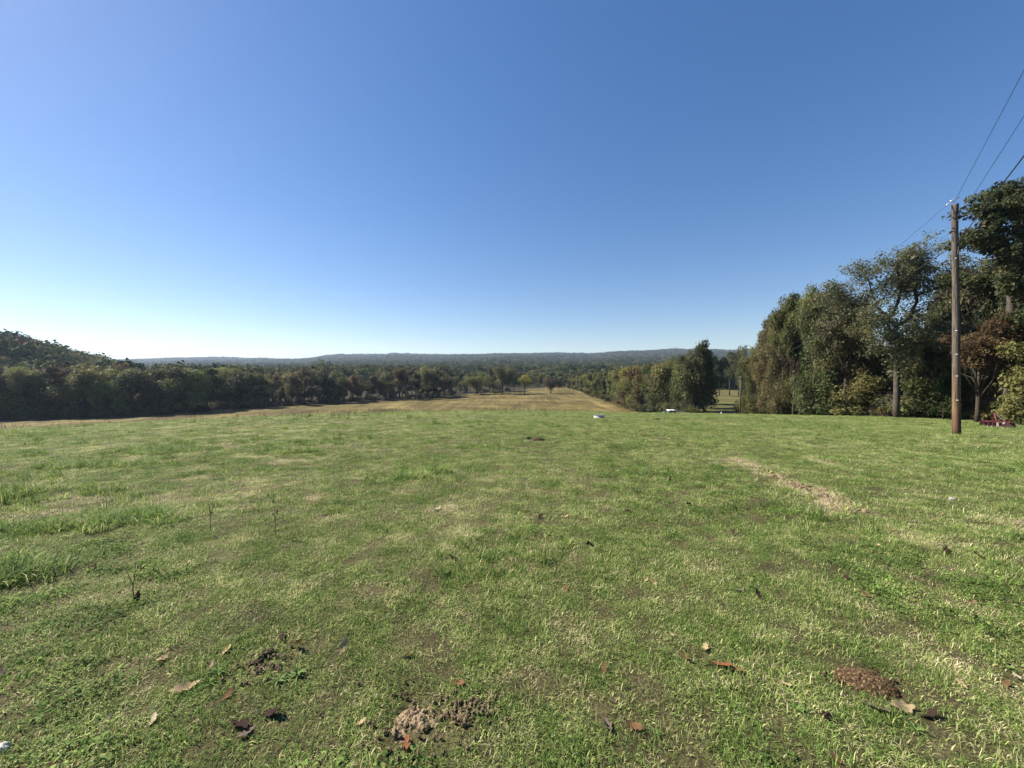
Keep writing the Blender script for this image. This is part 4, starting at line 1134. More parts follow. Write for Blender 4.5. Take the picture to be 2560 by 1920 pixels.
def mound(name, c0, c1, half_w, height, rough, freq, mat, seed, edge=.25, nu=70, nv=50, lumpy=0.0):
    """rough heap between two ground points, elliptical with a ragged rim"""
    c0, c1 = np.array(c0[:2]), np.array(c1[:2]); mid = (c0 + c1) / 2; ax = c1 - c0; L = np.linalg.norm(ax) / 2; ax = ax / (2 * L); pr = np.array([-ax[1], ax[0]])
    u, v = np.meshgrid(np.linspace(-1.15, 1.15, nu), np.linspace(-1.15, 1.15, nv))
    r = np.hypot(u, v); th = np.arctan2(v, u)
    rim = 1 - edge * fbm(np.cos(th) * 1.6 + seed, np.sin(th) * 1.6, 3, seed)
    k = np.clip(1 - (r / rim) ** 2, -1, 1)
    h = height * np.sign(k) * np.abs(k) ** .7
    X_ = u * L; Y_ = v * half_w
    nz = (fbm(X_ * freq, Y_ * freq, 4, seed + 3) - .5) * 2
    nz2 = (fbm(X_ * freq * .25 + 4, Y_ * freq * .25, 2, seed + 5) - .5) * 2
    z = h + np.where(k > 0, nz * rough + nz2 * lumpy, 0) - .004
    wx = mid[0] + ax[0] * X_ + pr[0] * Y_; wy = mid[1] + ax[1] * X_ + pr[1] * Y_
    g0 = gz(*mid)
    z = np.where(k > -.6, z, -.05) + T(wx, wy) - g0
    ii = (np.arange(nv - 1)[:, None] * nu + np.arange(nu - 1)[None, :]).ravel()
    f = np.stack([ii, ii + 1, ii + nu + 1, ii + nu], 1)
    me = mesh_np(name, np.stack([(wx - mid[0]).ravel(), (wy - mid[1]).ravel(), z.ravel()], 1), f, None, False, [mat])
    return link(name, me, None, (mid[0], mid[1], g0))

tag(mound("dung_pile", ground_at(2072, 1682), ground_at(2262, 1738), .11, .055, .011, 80, M_dung, 4, .14, 130, 80), "flat oval pile of crumbly brown dung in the lower right", "dung")
tag(mound("bare_soil", ground_at(950, 1880), ground_at(1112, 1738), .125, .016, .016, 60, M_soil, 9, .5, 130, 110, .016), "torn patch of bare pale soil clods at the bottom centre", "soil")
SPILL = [(ground_at(2165, 1705), .10, .05, M_dung), (ground_at(1030, 1805), .20, .17, M_soil), (ground_at(1170, 1775), .09, .06, M_soil), (ground_at(655, 1672), .12, .1, M_soil)]
tag(mound("bare_soil", ground_at(1130, 1800), ground_at(1200, 1752), .035, .010, .014, 45, M_soil, 19, .5, 50, 40), "small strip of bare soil right of the large torn soil patch", "soil")
tag(mound("bare_soil", ground_at(620, 1690), ground_at(690, 1650), .07, .006, .016, 45, M_soil, 29, .5, 50, 40), "bare dark soil under the heap of dark leaves", "soil")
tag(mound("dung_pile", ground_at(1328, 1101), ground_at(1362, 1101), .22, .10, .05, 16, M_dung_dark, 14, .3, 40, 40), "dark dung pile in the middle of the far lawn", "dung")
tag(mound("dung_pile", ground_at(1315, 1097), ground_at(1326, 1098), .10, .09, .04, 16, M_dung_dark, 15, .3, 24, 24), "small dark dung lump left of the dark dung pile", "dung")
tag(mound("dung_pile", ground_at(1632, 1050), ground_at(1650, 1050), .3, .11, .04, 10, M_dung_dark, 24, .3, 30, 30), "dark dung pile far up the lawn below the pickup", "dung")
def stone(X_, Y_, r_, lb, mat=M_stone, seed=1, sq=.7):
    rng = np.random.default_rng(seed); import bmesh
    bm = bmesh.new(); bmesh.ops.create_icosphere(bm, subdivisions=3, radius=1)
    ph = rng.normal(size=(5, 3)) * 2; po = rng.random(5) * 6
    for v in bm.verts:
        d = np.array(v.co); v.co = Vector(d * (1 + .16 * np.sin(ph @ d + po).sum() / 2) * np.array([1, .8, sq]))
    me = bpy.data.meshes.new("stone"); bm.to_mesh(me); bm.free(); me.materials.append(mat)
    g_ = ground_at(X_, Y_)
    return tag(link("stone", me, None, (g_[0], g_[1], g_[2] + r_ * .3), (0, 0, seed), r_), lb, "stone")
stone(6, 1874, .026, "small white stone in the bottom left corner", simple("white_stone", (.5, .48, .44), .8, 0, .15, 8, .3), 3)
stone(1590, 1032, .26, "pale rock on the crest of the lawn left of the pickup", M_stone, 5, .6)
stone(2384, 1252, .05, "pale stone on the second worn track at the right", M_stone, 6)
# clods along the worn track
nc = 260
tseg = rngs.uniform(2.0, 5.9, nc); i0 = tseg.astype(int); fr = tseg - i0
cx_ = TRACK1[i0] + (TRACK1[i0 + 1] - TRACK1[i0]) * fr[:, None] + rngs.normal(size=(nc, 2)) * .11
def clod(seed):
    rng = np.random.default_rng(seed); import bmesh
    bm = bmesh.new(); bmesh.ops.create_icosphere(bm, subdivisions=2, radius=1)
    for v in bm.verts: v.co = Vector(np.array(v.co) * (rng.uniform(.65, 1.25))) 
    me = bpy.data.meshes.new("clod_%d" % seed); bm.to_mesh(me); bm.free(); me.materials.append(M_soil); return me
CL = [clod(i) for i in range(4)]
def clod2(me):
    m2 = me.copy(); m2.materials.clear(); m2.materials.append(M_dung); return m2
CL += [clod2(m) for m in CL]
for c_, a_, b_, m_ in SPILL:        # crumbs strewn round the heaps
    k_ = 90
    q_ = np.array(c_[:2]) + rngs.normal(size=(k_, 2)) * np.array([a_, b_]) * .75
    cx_ = np.concatenate([cx_, q_])
spill_n = 90 * len(SPILL)
ss = rngs.uniform(.006, .03, nc) * (rngs.random(nc) ** .7 + .3)
ss = np.concatenate([ss, rngs.uniform(.003, .010, spill_n)]); ci_ = np.concatenate([rngs.integers(0, 4, nc), np.where(np.arange(spill_n) < 90, 4, 0) + rngs.integers(0, 4, spill_n)]); nc = len(ss)
scatter("soil_clods", CL, np.stack([cx_[:, 0], cx_[:, 1], T(cx_[:, 0], cx_[:, 1]) + .004 + (np.arange(nc) >= nc - spill_n) * .008], 1), rngs.uniform(0, 6, (nc, 3)), np.stack([ss * 1.5, ss * 1.2, ss * .8], 1), ci_, np.zeros(nc),
        "crumbs of soil along the worn track and round the heaps", "soil")

# seedling with two bare stems and a maroon leaf at its foot
g_ = ground_at(340, 1506)
sd = bpy.data.objects.new("seedling", None); C.objects.link(sd); sd.location = g_
tag(sd, "bare forked seedling with a dark maroon leaf at its foot in the left foreground", "plant")
mb = MB(); q = lambda X_, Y_: at_depth(X_, Y_, g_[1]) - g_
mb.tube([(0, 0, -.01), q(331, 1474), q(333, 1462), q(322, 1440), q(317, 1428)], [.004, .0035, .003, .0025, .0015], 5)
mb.tube([q(332, 1466), q(336, 1448), q(338, 1430)], [.003, .0025, .0015], 4)
link("stem", mb.mesh("seedling_stem", M_stalk), sd)
lf = link("leaf", DL[2], sd, (.01, 0, .04), (1.0, .2, .6), .09); lf.color = (*MAR, 1)
# broad-leaved weeds in the foreground
M_weed = simple("weed_leaf", (.10, .155, .04), .8, 0, .35, 14)
def rosette(X_, Y_, n_, L_, lb, seed):
    rng = random.Random(seed); g_ = ground_at(X_, Y_)
    e = bpy.data.objects.new("broadleaf_weed", None); C.objects.link(e); e.location = g_; tag(e, lb, "weed")
    n_ = int(n_ * 1.5); L_ *= .68
    for k in range(n_):
        a = k / n_ * 6.28 + rng.uniform(-.3, .3); L = L_ * rng.uniform(.6, 1.15); el = rng.uniform(.35, 1.2); w_ = L * rng.uniform(.08, .12)
        V, F = [], []
        for i in range(6):
            t = i / 5; x_ = L * t * math.cos(el * (1 - .35 * t)); z_ = L * t * math.sin(el * (1 - .5 * t)) - .25 * L * t * t * math.cos(el)
            ww = w_ * math.sin(math.pi * min(.98, .12 + .86 * t)) * .6 + .001
            for s_, dz in ((-1, .25), (0, 0), (1, .25)):
                V.append((x_, s_ * ww, z_ + dz * ww + .004))
        for i in range(5):
            F += [(i * 3, i * 3 + 1, i * 3 + 4, i * 3 + 3), (i * 3 + 1, i * 3 + 2, i * 3 + 5, i * 3 + 4)]
        me = bpy.data.meshes.new("leaf"); me.from_pydata(V, [], F); me.update(); me.materials.append(M_weed)
        link("leaf", me, e, None, (0, 0, a))
rosette(742, 1690, 9, .12, "broad-leaved grey-green weed right of the dark leaf heap", 1)
rosette(695, 1708, 7, .10, "broad-leaved weed left of the grey-green weed in the lower left", 2)
rosette(545, 1685, 8, .11, "narrow-leaved green weed by the big tan tent-shaped leaf", 3)
rosette(520, 1712, 6, .09, "small green weed just right of the big tan tent-shaped leaf", 4)
rosette(1990, 1775, 7, .08, "low green weed lower left of the dung pile", 5)
rosette(2290, 1830, 7, .08, "low green weed below the large tan leaf", 6)
rosette(1640, 1835, 6, .07, "low green weed right of the pair of leaves near the bottom", 7)

# ------------------------------------------------------------------ utility poles and wires
def pole_mat():
    m, t, n, l = newmat("weathered_pole")
    b = N(n, "ShaderNodeBsdfPrincipled"); o = N(n, "ShaderNodeOutputMaterial"); l.new(b.outputs[0], o.inputs[0])
    tc = N(n, "ShaderNodeTexCoord").outputs["Object"]
    mp = N(n, "ShaderNodeMapping"); l.new(tc, mp.inputs[0]); mp.inputs["Scale"].default_value = (14, 14, .7)
    gr = noise(n, l, 3, 6, mp.outputs[0], .65)
    sx = N(n, "ShaderNodeSeparateXYZ"); l.new(tc, sx.inputs[0])
    zf = math_n(n, l, 'ADD', math_n(n, l, 'DIVIDE', sx.outputs[2], 9.5), math_n(n, l, 'MULTIPLY', math_n(n, l, 'SUBTRACT', noise(n, l, 2, 3, tc), .5), .10))
    rz = ramp(n, [(0.0, (.045, .022, .014)), (.03, (.12, .055, .028)), (.11, (.18, .105, .052)), (.2, (.14, .092, .055)), (.34, (.12, .095, .07)), (1.0, (.085, .068, .056))])
    l.new(zf, rz.inputs[0])
    crk = ramp(n, [(.40, (.22, .22, .22)), (.47, (1, 1, 1))])
    mp2 = N(n, "ShaderNodeMapping"); l.new(tc, mp2.inputs[0]); mp2.inputs["Scale"].default_value = (30, 30, .45)
    l.new(noise(n, l, 1.5, 4, mp2.outputs[0], .5), crk.inputs[0])
    k = math_n(n, l, 'MULTIPLY', math_n(n, l, 'ADD', math_n(n, l, 'MULTIPLY', gr, 1.6), .1), crk.outputs[0])
    hv = N(n, "ShaderNodeVectorMath"); hv.operation = 'SCALE'; l.new(rz.outputs[0], hv.inputs[0]); l.new(k, hv.inputs["Scale"])
    l.new(hv.outputs[0], b.inputs["Base Color"]); b.inputs["Roughness"].default_value = .85
    bp = N(n, "ShaderNodeBump"); bp.inputs["Strength"].default_value = .7; bp.inputs["Distance"].default_value = .01
    l.new(gr, bp.inputs["Height"]); l.new(bp.outputs[0], b.inputs["Normal"])
    return m
M_pole = pole_mat()
M_metal = simple("galvanised", (.72, .72, .74), .35, .8, .1, 10)
M_black = simple("black_cable", (.018, .018, .02), .6, 0, .2, 20)
M_wire = simple("wire", (.05, .05, .055), .5, .3, .1, 20)
M_white = simple("porcelain", (.75, .75, .72), .3, 0, .05, 10)
M_iron = simple("rusty_iron", (.05, .035, .028), .8, .3, .4, 30)

pb = ground_at(2392, 1091); PD = pb[1]
def lp(X_, Y_, d=0.0):
    a = at_depth(X_, Y_, PD) - pb; return (a[0], d, a[2])
pole = bpy.data.objects.new("utility_pole", None); C.objects.link(pole); pole.location = pb
tag(pole, "tall weathered wooden utility pole on the lawn at the right", "pole", "utility poles carrying the wires")
top = lp(2387, 512)
pts, rad = [], []
for i in range(25):
    t = i / 24
    pts.append((top[0] * t + .012 * math.sin(5 * t), .01 * math.sin(7 * t), -.15 + (top[2] + .15) * t)); rad.append((.116 - .034 * t) * (1 + .02 * math.sin(17 * t) + (.10 * math.exp(-t * 30))))
mb = MB(); mb.tube(pts, rad, 20)
link("shaft", mb.mesh("pole_shaft", M_pole, True), pole)
for dz, (xa, ya, xb, yb_) in enumerate([(2372, 505, 2394, 495), (2370, 511, 2393, 501)]):
    a, b = lp(xa, ya), lp(xb, yb_); mb = MB(); mb.tube([(a[0], -.05 + .1 * dz, a[2]), (b[0], -.05 + .1 * dz, b[2])], .022, 8)
    link("insulator_arm", mb.mesh("insulator_arm", M_metal, True), pole)
mb = MB(); mb.box((top[0] + .015, -.07, top[2] - .36), (top[0] + .085, .07, top[2] + .03)); link("bracket_plate", mb.mesh("bracket_plate", M_iron, False, .008), pole)
for X_, Y_ in [(2377, 525), (2378, 544), (2380, 571), (2380, 600)]:
    a = lp(X_, Y_); mb = MB(); mb.tube([(a[0] + .06, -.02, a[2]), (a[0] - .02, -.02, a[2])], .012, 6); link("bolt", mb.mesh("bolt", M_iron), pole)
a = lp(2373, 583); mb = MB()
mb.tube([lp(2384, 580, -.05), (a[0] + .05, -.06, a[2] + .05), (a[0], -.06, a[2] + .02)], .014, 6); mb.tube([(a[0] + .01, -.06, a[2] + .04), (a[0] - .03, -.06, a[2] + .02), (a[0] - .02, -.06, a[2] - .04)], [.03, .04, .03], 8)
link("insulator_knob", mb.mesh("insulator_knob", M_iron), pole)
a = lp(2397, 542); mb = MB(); mb.tube([lp(2390, 542), (a[0], 0, a[2])], .02, 6); mb.tube([(a[0] - .01, 0, a[2] - .05), (a[0] + .02, 0, a[2] + .05)], .03, 8); link("insulator_knob", mb.mesh("insulator_knob", M_iron), pole)
mb = MB(); mb.tube([lp(2378, 612, -.11), lp(2381, 618, -.12), lp(2380, 634, -.12), lp(2382, 640, -.12), lp(2385, 638, -.12), lp(2387, 622, -.12), lp(2392, 610, -.10)], .014, 6)
link("cable_loop", mb.mesh("cable_loop", M_black, True), pole)
for X_, Y_ in [(2386, 647), (2385, 827), (2385, 886), (2385, 940), (2385, 1000)]:
    a = lp(X_, Y_); t = a[2] / top[2]; mb = MB(); cx0 = top[0] * t - .055; mb.box((cx0 - .03, -(.118 - .033 * t) - .006, a[2] - .008), (cx0 + .015, -(.116 - .033 * t) + .05, a[2] + .008))
    link("metal_tag", mb.mesh("metal_tag", M_white, False, .004), pole)

mb = MB(); mb.tube([(top[0] * t + .02 + .3 * 0, -(.119 - .033 * t), top[2] * t) for t in np.linspace(0.0, .93, 14)], .006, 5)
link("ground_wire", mb.mesh("ground_wire", M_iron), pole)
for t in (.12, .22, .33, .45, .58, .7, .82):
    mb = MB(); x0_ = top[0] * t + .02; mb.box((x0_ - .02, -(.128 - .033 * t), top[2] * t - .008), (x0_ + .02, -(.112 - .033 * t), top[2] * t + .008)); link("staple", mb.mesh("staple", M_iron), pole)
for t, a_ in ((.965, .3), (.94, -.5), (.90, .1), (.86, .6)):
    mb = MB(); z_ = top[2] * t; x0_ = top[0] * t; mb.tube([(x0_ - .12, -.05 + .03 * a_, z_), (x0_ + .12, .05 * a_, z_ + .01)], .011, 6); link("through_bolt", mb.mesh("through_bolt", M_iron), pole)
def far_pole(X_, Yb, Yt, D, lb, r_):
    p = at_depth(X_, Yb, D); z0 = gz(p[0], D); zt = at_depth(X_, Yt, D)[2]
    e = bpy.data.objects.new("utility_pole", None); C.objects.link(e); e.location = (p[0], D, z0); tag(e, lb, "pole", "utility poles carrying the wires")
    H = zt - z0; mb = MB(); mb.tube([(0, 0, -.2), (0.02, 0, H * .5), (0, 0, H)], [r_, r_ * .85, r_ * .7], 12); link("shaft", mb.mesh("pole_shaft", M_pole, True), e)
    mb = MB(); mb.tube([(-.25, 0, H - .25), (.25, 0, H - .22)], .035, 6); link("crossarm", mb.mesh("crossarm", M_iron), e)
    for s_ in (-.22, .22):
        mb = MB(); mb.tube([(s_, 0, H - .2), (s_, 0, H - .06)], [.04, .025], 8); link("insulator", mb.mesh("insulator", M_white), e)
    return np.array([p[0], D, zt])
p2 = far_pole(1849.5, 1040, 941, 63, "second utility pole standing at the left end of the right wood", .13)
p3 = far_pole(1790, 1007, 962, 135, "small far utility pole in the sunlit meadow gap", .13)
def wire(a, b, sag, r_, lb, mat=M_wire, mid=16):
    a, b = np.array(a), np.array(b); mb = MB()
    pts = [tuple(a + (b - a) * t - np.array([0, 0, sag * 4 * t * (1 - t)])) for t in np.linspace(0, 1, mid + 1)]
    mb.tube(pts, r_, 5)
    o = link("overhead_wire", mb.mesh("overhead_wire", mat, True)); tag(o, lb, "wire", "overhead wires at the utility pole")
wtop = pb + np.array(lp(2390, 497)); wmid = pb + np.array(lp(2398, 543)); wlow = pb + np.array(lp(2382, 612, -.12))
def toward(start, X_, Y_, far=2.2):
    # the wire keeps its height; find where its line of sight meets that height, then carry on
    d = ray(X_, Y_); t = (start[2] - EYE) / d[2]; p = np.array([d[0] * t, d[1] * t, start[2]])
    return start + (p - start) * far
wire(wtop, toward(wtop, 2560, 176), .0, .006, "thin wire from the pole top up to the right, leftmost of three")
wire(wmid, toward(wmid, 2560, 290), .0, .006, "thin wire up to the right, middle of three")
wire(wlow, toward(wlow, 2560, 390), .0, .014, "thick black cable up to the right, lowest of three", M_black)
wire(pb + np.array(lp(2370, 511)), p2 + np.array([-.2, 0, 0]), .2, .006, "uppermost thin wire running down left from the pole top to the second pole")
wire(pb + np.array(lp(2371, 586)), p2 + np.array([.2, 0, 0]), .2, .006, "middle thin wire running down left to the second pole")
wire(wlow, p2 + np.array([0, 0, -.5]), .3, .016, "thick cable running down left in front of the wood to the second pole", M_black)
wire(p2 + np.array([0, 0, -.05]), p3 + np.array([0, 0, -.05]), .5, .010, "wire between the second pole and the far pole in the gap")

# ------------------------------------------------------------------ pickup truck
M_paint = simple("white_paint", (.78, .78, .76), .3, 0, .03, 3)
M_glass = simple("dark_glass", (.012, .015, .018), .08, 0, .05, 3)
M_tyre = simple("rubber", (.02, .02, .02), .9, 0, .2, 20)
M_rim = simple("steel_rim", (.5, .5, .5), .4, .7, .1, 20)
M_trim = simple("grey_trim", (.12, .12, .125), .6, 0, .1, 12)
M_bed = simple("dark_bed", (.06, .062, .066), .8, 0, .2, 10)
M_lamp_r = simple("red_lamp", (.35, .02, .015), .3); M_lamp_w = simple("clear_lamp", (.8, .78, .7), .15)
TD = 71.0
tx = at_depth(1660.5, 1030, TD)[0] - 1.4
tz = at_depth(1675, 1024.5, TD)[2] - 1.76
truck = bpy.data.objects.new("pickup_truck", None); C.objects.link(truck)
truck.location = (tx, TD, max(tz, gz(tx + 2.6, TD)) ); truck.rotation_euler = (0, 0, .0)
tag(truck, "white extended-cab pickup truck parked behind the crest by the hedgerow", "truck")
mb = MB(); mb.prism([(.06, .42), (0, .62), (.03, .9), (.12, 1.02), (1.42, 1.13), (3.56, 1.13), (3.56, .45), (3.0, .40), (1.6, .40)], -.88, .88)
link("body", mb.mesh("truck_body", M_paint, False, .03), truck)
mb = MB()
mb.box((3.60, -.88, .45), (5.55, -.82, 1.16)); mb.box((3.60, .82, .45), (5.55, .88, 1.16)); mb.box((3.60, -.815, .45), (3.66, .815, 1.16))
bed = link("bed", mb.mesh("truck_bed", M_paint, False, .012), truck)
mb = MB(); mb.box((3.67, -.81, .58), (5.50, .81, .63)); link("bed_floor", mb.mesh("bed_floor", M_bed), bed)
mb = MB(); mb.box((5.56, -.86, .55), (5.61, .86, 1.15)); link("tailgate", mb.mesh("tailgate", M_paint, False, .012), truck)
b0, t0 = 1.135, 1.76
def yy_(z, s): return s * (.86 - (z - b0) / (t0 - b0) * .17)
V = [(1.42, yy_(b0, -1), b0), (3.52, yy_(b0, -1), b0), (3.40, yy_(t0, -1), t0 - .03), (3.25, yy_(t0, -1) * .98, t0), (2.18, yy_(t0, -1) * .98, t0), (2.02, yy_(t0, -1), t0 - .04)]
n_ = len(V); V2 = [(x, -y, z) for x, y, z in V]
F = [tuple(range(n_)), tuple(range(2 * n_ - 1, n_ - 1, -1))] + [(i, i + n_, (i + 1) % n_ + n_, (i + 1) % n_) for i in range(n_)]
mb = MB(); mb.add(V + V2, F); cab = link("cab", mb.mesh("truck_cab", M_paint, False, .03), truck)
def side_win(x0, x1, x2, x3, z0, z1, s_, nm):
    o_ = .006 * s_
    v = [(x0, yy_(z0, s_) + o_, z0), (x1, yy_(z0, s_) + o_, z0), (x2, yy_(z1, s_) + o_, z1), (x3, yy_(z1, s_) + o_, z1)]
    v += [(x, y - .02 * s_, z) for x, y, z in v]
    mb = MB(); mb.add(v, [(0, 1, 2, 3), (7, 6, 5, 4), (0, 4, 5, 1), (1, 5, 6, 2), (2, 6, 7, 3), (3, 7, 4, 0)]); link("window", mb.mesh(nm, M_glass), cab)
for s_ in (-1, 1):
    side_win(1.72, 2.62, 2.62, 2.16, 1.19, 1.66, s_, "door_window"); side_win(2.72, 3.36, 3.28, 2.72, 1.19, 1.66, s_, "rear_window")
mb = MB(); e_ = .012
mb.add([(1.50 - e_, -.76, 1.20), (1.50 - e_, .76, 1.20), (1.97 - e_, .66, 1.68), (1.97 - e_, -.66, 1.68), (1.53, -.76, 1.20), (1.53, .76, 1.20), (2.0, .66, 1.68), (2.0, -.66, 1.68)], [(0, 1, 2, 3), (7, 6, 5, 4), (0, 4, 5, 1), (1, 5, 6, 2), (2, 6, 7, 3), (3, 7, 4, 0)])
link("windscreen", mb.mesh("windscreen", M_glass), cab)
mb = MB(); mb.box((3.47, -.6, 1.24), (3.53, .6, 1.6)); link("back_window", mb.mesh("back_window", M_glass), cab)
for s_ in (-1, 1):
    mb = MB(); mb.box((1.70, s_ * .95 - .08, 1.16), (1.78, s_ * .95 + .08, 1.32)); link("mirror", mb.mesh("mirror", M_trim, False, .01), truck)
    mb = MB(); mb.box((-.012, s_ * .66 - .16, .72), (.03, s_ * .66 + .16, .88)); link("headlight", mb.mesh("headlight", M_lamp_w, False, .005), truck)
    mb = MB(); mb.box((5.60, s_ * .78 - .07, .75), (5.63, s_ * .78 + .07, 1.05)); link("tail_light", mb.mesh("tail_light", M_lamp_r, False, .005), truck)
    for xw in (.95, 4.55):
        mb = MB(); mb.tube([(xw, s_ * .66, .36), (xw, s_ * .90, .36)], .36, 24); wl = link("wheel", mb.mesh("tyre", M_tyre, False, .02), truck)
        mb = MB(); mb.tube([(xw, s_ * .85, .36), (xw, s_ * .915, .36)], [.2, .2], 16); link("rim", mb.mesh("rim", M_rim), wl)
mb = MB(); mb.box((-.10, -.86, .42), (.02, .86, .6)); link("bumper", mb.mesh("front_bumper", M_rim, False, .02), truck)
mb = MB(); mb.box((5.62, -.84, .42), (5.74, .84, .58)); link("bumper", mb.mesh("rear_bumper", M_rim, False, .02), truck)
mb = MB(); mb.box((-.008, -.45, .68), (.04, .45, .88)); link("grille", mb.mesh("grille", M_trim), truck)

# ------------------------------------------------------------------ red farm implement by the wood
M_red = simple("faded_red_paint", (.08, .015, .014), .55, 0, .35, 9, .2)
M_redd = simple("dark_red_steel", (.035, .008, .008), .6, 0, .4, 9)
M_pale = simple("bare_worn_steel", (.55, .5, .46), .5, .3, .2, 12)
ga, gb = ground_at(2457, 1066), ground_at(2530, 1072)
L_ = float(np.linalg.norm((gb - ga)[:2])); ang = math.atan2(gb[1] - ga[1], gb[0] - ga[0])
imp = bpy.data.objects.new("box_scraper", None); C.objects.link(imp); imp.location = ga; imp.rotation_euler = (0, -math.atan2(float(gb[2] - ga[2]), L_), ang)
tag(imp, "red tractor box scraper lying on the grass right of the near pole", "implement")
slope = 0.0
mb = MB(); mb.tube([(0, 0, .32), (L_ * .98, 0, .32 + slope)], .055, 4); link("beam", mb.mesh("beam", M_red, False, 0), imp)
mb = MB(); mb.box((.04, .16, .06), (L_ * .8, .20, .27)); link("rear_blade", mb.mesh("rear_blade", M_redd, False, .008), imp)
mb = MB(); mb.prism([(-.02, .04), (-.02, .30), (.03, .34), (.03, .04)], -.12, .34); link("side_plate", mb.mesh("side_plate", M_redd), imp)
mb = MB(); x0 = L_ * .86
mb.add([(x0, -.14, 0), (x0, .22, 0), (x0, .18, .28), (x0, .03, .38), (x0, -.1, .30), (x0 + .2, -.14, 0), (x0 + .32, .22, 0), (x0 + .22, .18, .29), (x0 + .19, .03, .39), (x0 + .19, -.1, .31)],
       [(4, 3, 2, 1, 0), (5, 6, 7, 8, 9), (0, 1, 6, 5), (1, 2, 7, 6), (2, 3, 8, 7), (3, 4, 9, 8), (4, 0, 5, 9)])
link("gear_housing", mb.mesh("gear_housing", M_redd, False, .02), imp)
mb = MB(); mb.tube([(x0 + .12, -.12, .24), (x0 + .12, -.17, .24)], .045, 12); link("bolt_cap", mb.mesh("bolt_cap", M_pale), imp)
cx_i = L_ * .46
mb = MB()
mb.tube([(cx_i - .22, 0, .34), (cx_i - .03, -.05, .78)], .03, 6); mb.tube([(cx_i + .2, 0, .36), (cx_i + .03, -.05, .78)], .03, 6); mb.tube([(cx_i - .06, -.05, .78), (cx_i + .06, -.05, .78)], .035, 6)
link("hitch_mast", mb.mesh("hitch_mast", M_red), imp)
mb = MB(); mb.tube([(cx_i + .03, -.02, .74), (cx_i + .55, .2, .34)], .026, 6); link("brace", mb.mesh("brace", M_redd), imp)
for s_ in (-.32, .32):
    mb = MB(); mb.tube([(cx_i + s_, 0, .36), (cx_i + s_, -.3, .30), (cx_i + s_ * .9, -.42, .28)], .03, 6); link("hitch_arm", mb.mesh("hitch_arm", M_red), imp)
for k in range(5):
    xk_ = .18 + k * L_ * .165; mb = MB()
    mb.prism([(xk_, .34), (xk_ + .05, .34), (xk_ + .05, .08), (xk_ + .02, .0), (xk_ - .02, .03)], -.03, .03)
    sh = link("shank", mb.mesh("shank", M_red if k != 3 else M_pale), imp)
    mb = MB(); mb.prism([(xk_ - .035, .07), (xk_ + .06, .075), (xk_ + .02, -.02), (xk_ - .04, .0)], -.045, .045); link("tip", mb.mesh("tip", M_pale), sh)

# ------------------------------------------------------------------ concrete well cover, marker post, far landmarks
M_conc = simple("concrete", (.40, .385, .35), .85, 0, .2, 9, .4, 60)
M_conc2 = simple("grey_lid", (.13, .13, .128), .8, 0, .2, 9, .3, 50)
g_ = ground_at(1498, 1045)
well = bpy.data.objects.new("well_cover", None); C.objects.link(well); well.location = g_
tag(well, "low round concrete well cover with a grey lid standing in the lawn", "well cover")
mb = MB(); mb.tube([(0, 0, -.1), (0, 0, .03), (0, 0, .17)], [.40, .385, .33], 36); link("ring", mb.mesh("well_ring", M_conc, False), well)
mb = MB(); mb.tube([(0, 0, .172), (0, 0, .215), (0, 0, .225)], [.345, .345, .31], 36); lid = link("lid", mb.mesh("well_lid", M_conc2), well)
mb = MB(); mb.tube([(-.06, 0, .226), (-.06, 0, .25), (.06, 0, .25), (.06, 0, .226)], .01, 6); link("handle", mb.mesh("lid_handle", M_iron), lid)
p = at_depth(1803, 1033, 56); e = bpy.data.objects.new("marker_post", None); C.objects.link(e); e.location = (p[0], 56, gz(p[0], 56)); tag(e, "short white marker post left of the second pole", "post")
Hm = at_depth(1803, 1031, 56)[2] - gz(p[0], 56); mb = MB(); mb.tube([(0, 0, -.2), (0, 0, max(Hm, .45))], .05, 10); link("shaft", mb.mesh("marker_shaft", M_white), e)
mb = MB(); mb.tube([(0, 0, max(Hm, .45)), (0, 0, max(Hm, .45) + .06)], [.055, .02], 10); link("cap", mb.mesh("marker_cap", M_white), e)

# water tower on the ridge
wd = 2150; p = at_depth(884, 890, wd); zt = at_depth(884, 883.5, wd)[2]; z0 = gz(p[0], wd)
wt = bpy.data.objects.new("water_tower", None); C.objects.link(wt); wt.location = (p[0], wd, z0); tag(wt, "tiny mushroom-shaped water tower on the far ridge", "water tower")
M_tank = simple("tank_paint", (.16, .19, .19), .6, 0, .1, .5)
H = zt - z0; mb = MB(); mb.tube([(0, 0, -2), (0, 0, H * .3), (0, 0, H - 7)], [2.6, 1.6, 1.6], 16); link("pedestal", mb.mesh("tower_pedestal", M_tank, True), wt)
mb = MB(); mb.tube([(0, 0, H - 8), (0, 0, H - 6), (0, 0, H - 4), (0, 0, H - 2.2), (0, 0, H - .6), (0, 0, H)], [1.8, 4.6, 6.6, 6.6, 4.2, .6], 20); tk = link("tank", mb.mesh("tower_tank", M_tank, True), wt)
mb = MB(); mb.tube([(0, 0, H), (0, 0, H + 1.2)], .3, 8); link("vent", mb.mesh("tank_vent", M_tank), tk)
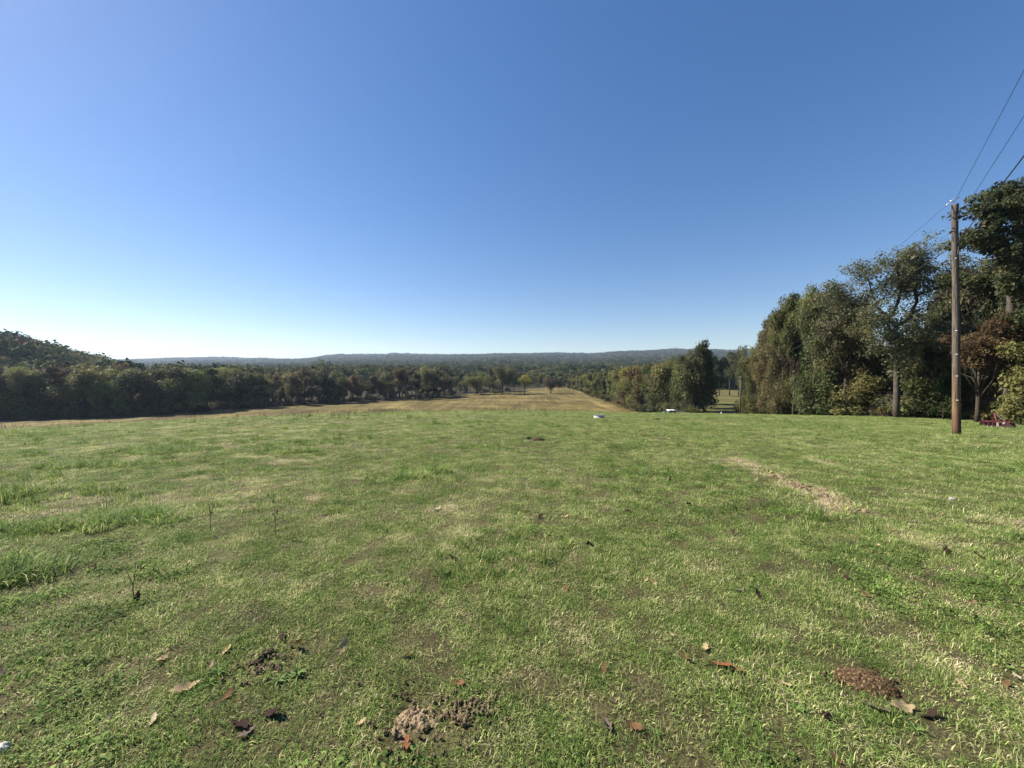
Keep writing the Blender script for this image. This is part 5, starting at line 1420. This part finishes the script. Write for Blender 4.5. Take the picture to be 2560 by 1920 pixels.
# lattice mast
wd = 2300; p = at_depth(440, 897, wd); z0 = gz(p[0], wd); zt = at_depth(440, 865, wd)[2]
ms = bpy.data.objects.new("radio_mast", None); C.objects.link(ms); ms.location = (p[0], wd, z0); tag(ms, "faint thin lattice radio mast on the left skyline", "mast")
M_mast = simple("mast_steel", (.35, .34, .34), .6, .2, .1, 1)
H = zt - z0; cs = [(1.1 * math.cos(a), 1.1 * math.sin(a)) for a in (0.3, 2.4, 4.5)]
for cx0, cy0 in cs:
    mb = MB(); mb.tube([(cx0, cy0, -2), (cx0 * .5, cy0 * .5, H)], .13, 5); link("leg", mb.mesh("mast_leg", M_mast), ms)
mb = MB(); ns = 24
for k in range(ns):
    t0_, t1_ = k / ns, (k + 1) / ns
    for q_ in range(3):
        a, b = cs[q_], cs[(q_ + 1) % 3]; s0, s1 = 1 - .5 * t0_, 1 - .5 * t1_
        mb.tube([(a[0] * s0, a[1] * s0, H * t0_), (b[0] * s1, b[1] * s1, H * t1_)], .06, 3, False)
link("bracing", mb.mesh("mast_bracing", M_mast), ms)
for f_ in (.72, .62):
    mb = MB(); mb.tube([(0, -1, H * f_ - .8), (0, -1, H * f_ + .8)], 1.2, 10); link("antenna", mb.mesh("mast_antenna", M_white), ms)
# long pale barn on the far slope
bd = 1150; p = at_depth(1212, 897, bd); z0 = gz(p[0], bd)
bn = bpy.data.objects.new("barn", None); C.objects.link(bn); bn.location = (p[0], bd, z0 + 3.0); bn.rotation_euler = (0, 0, .2); tag(bn, "tiny long pale barn roof in the far forest", "barn")
M_tin = simple("pale_tin_roof", (.6, .62, .63), .4, .2, .1, .6)
mb = MB(); mb.box((-7, -4, -6), (7, 4, 3.6)); link("wall", mb.mesh("barn_wall", M_tin), bn)
mb = MB(); mb.add([(-7.4, -4.6, 3.5), (7.4, -4.6, 3.5), (7.4, 0, 6.2), (-7.4, 0, 6.2), (7.4, 4.6, 3.5), (-7.4, 4.6, 3.5)], [(0, 1, 2, 3), (3, 2, 4, 5), (1, 4, 2), (0, 3, 5), (0, 5, 4, 1)]); link("roof", mb.mesh("barn_roof", M_tin), bn)
mb = MB(); mb.box((-1.6, -4.06, -2), (1.6, -4.002, 2.4)); link("door", mb.mesh("barn_door", M_trim), bn)

# ------------------------------------------------------------------ haze over the valley
zlo, zhi = float(GZ.min()) - 1.0, float(GZ[:, (xs > -3300) & (xs < 3300)].max()) + 45
mb = MB(); mb.box((-4300, -460, zlo), (4300, 3500, zhi))
hm, ht, hn, hl = newmat("haze")
hv_ = N(hn, "ShaderNodeVolumePrincipled"); ho = N(hn, "ShaderNodeOutputMaterial"); hl.new(hv_.outputs[0], ho.inputs["Volume"])
hv_.inputs["Color"].default_value = (.62, .78, 1.0, 1); hv_.inputs["Density"].default_value = 0.00013; hv_.inputs["Anisotropy"].default_value = 0.3
hz = link("haze", mb.mesh("haze", hm)); tag(hz, "thin pale haze filling the valley air", None, None, "stuff")
print("terrain", GZ.min(), GZ.max(), "truck", truck.location[:], gz(tx + 2.6, TD))
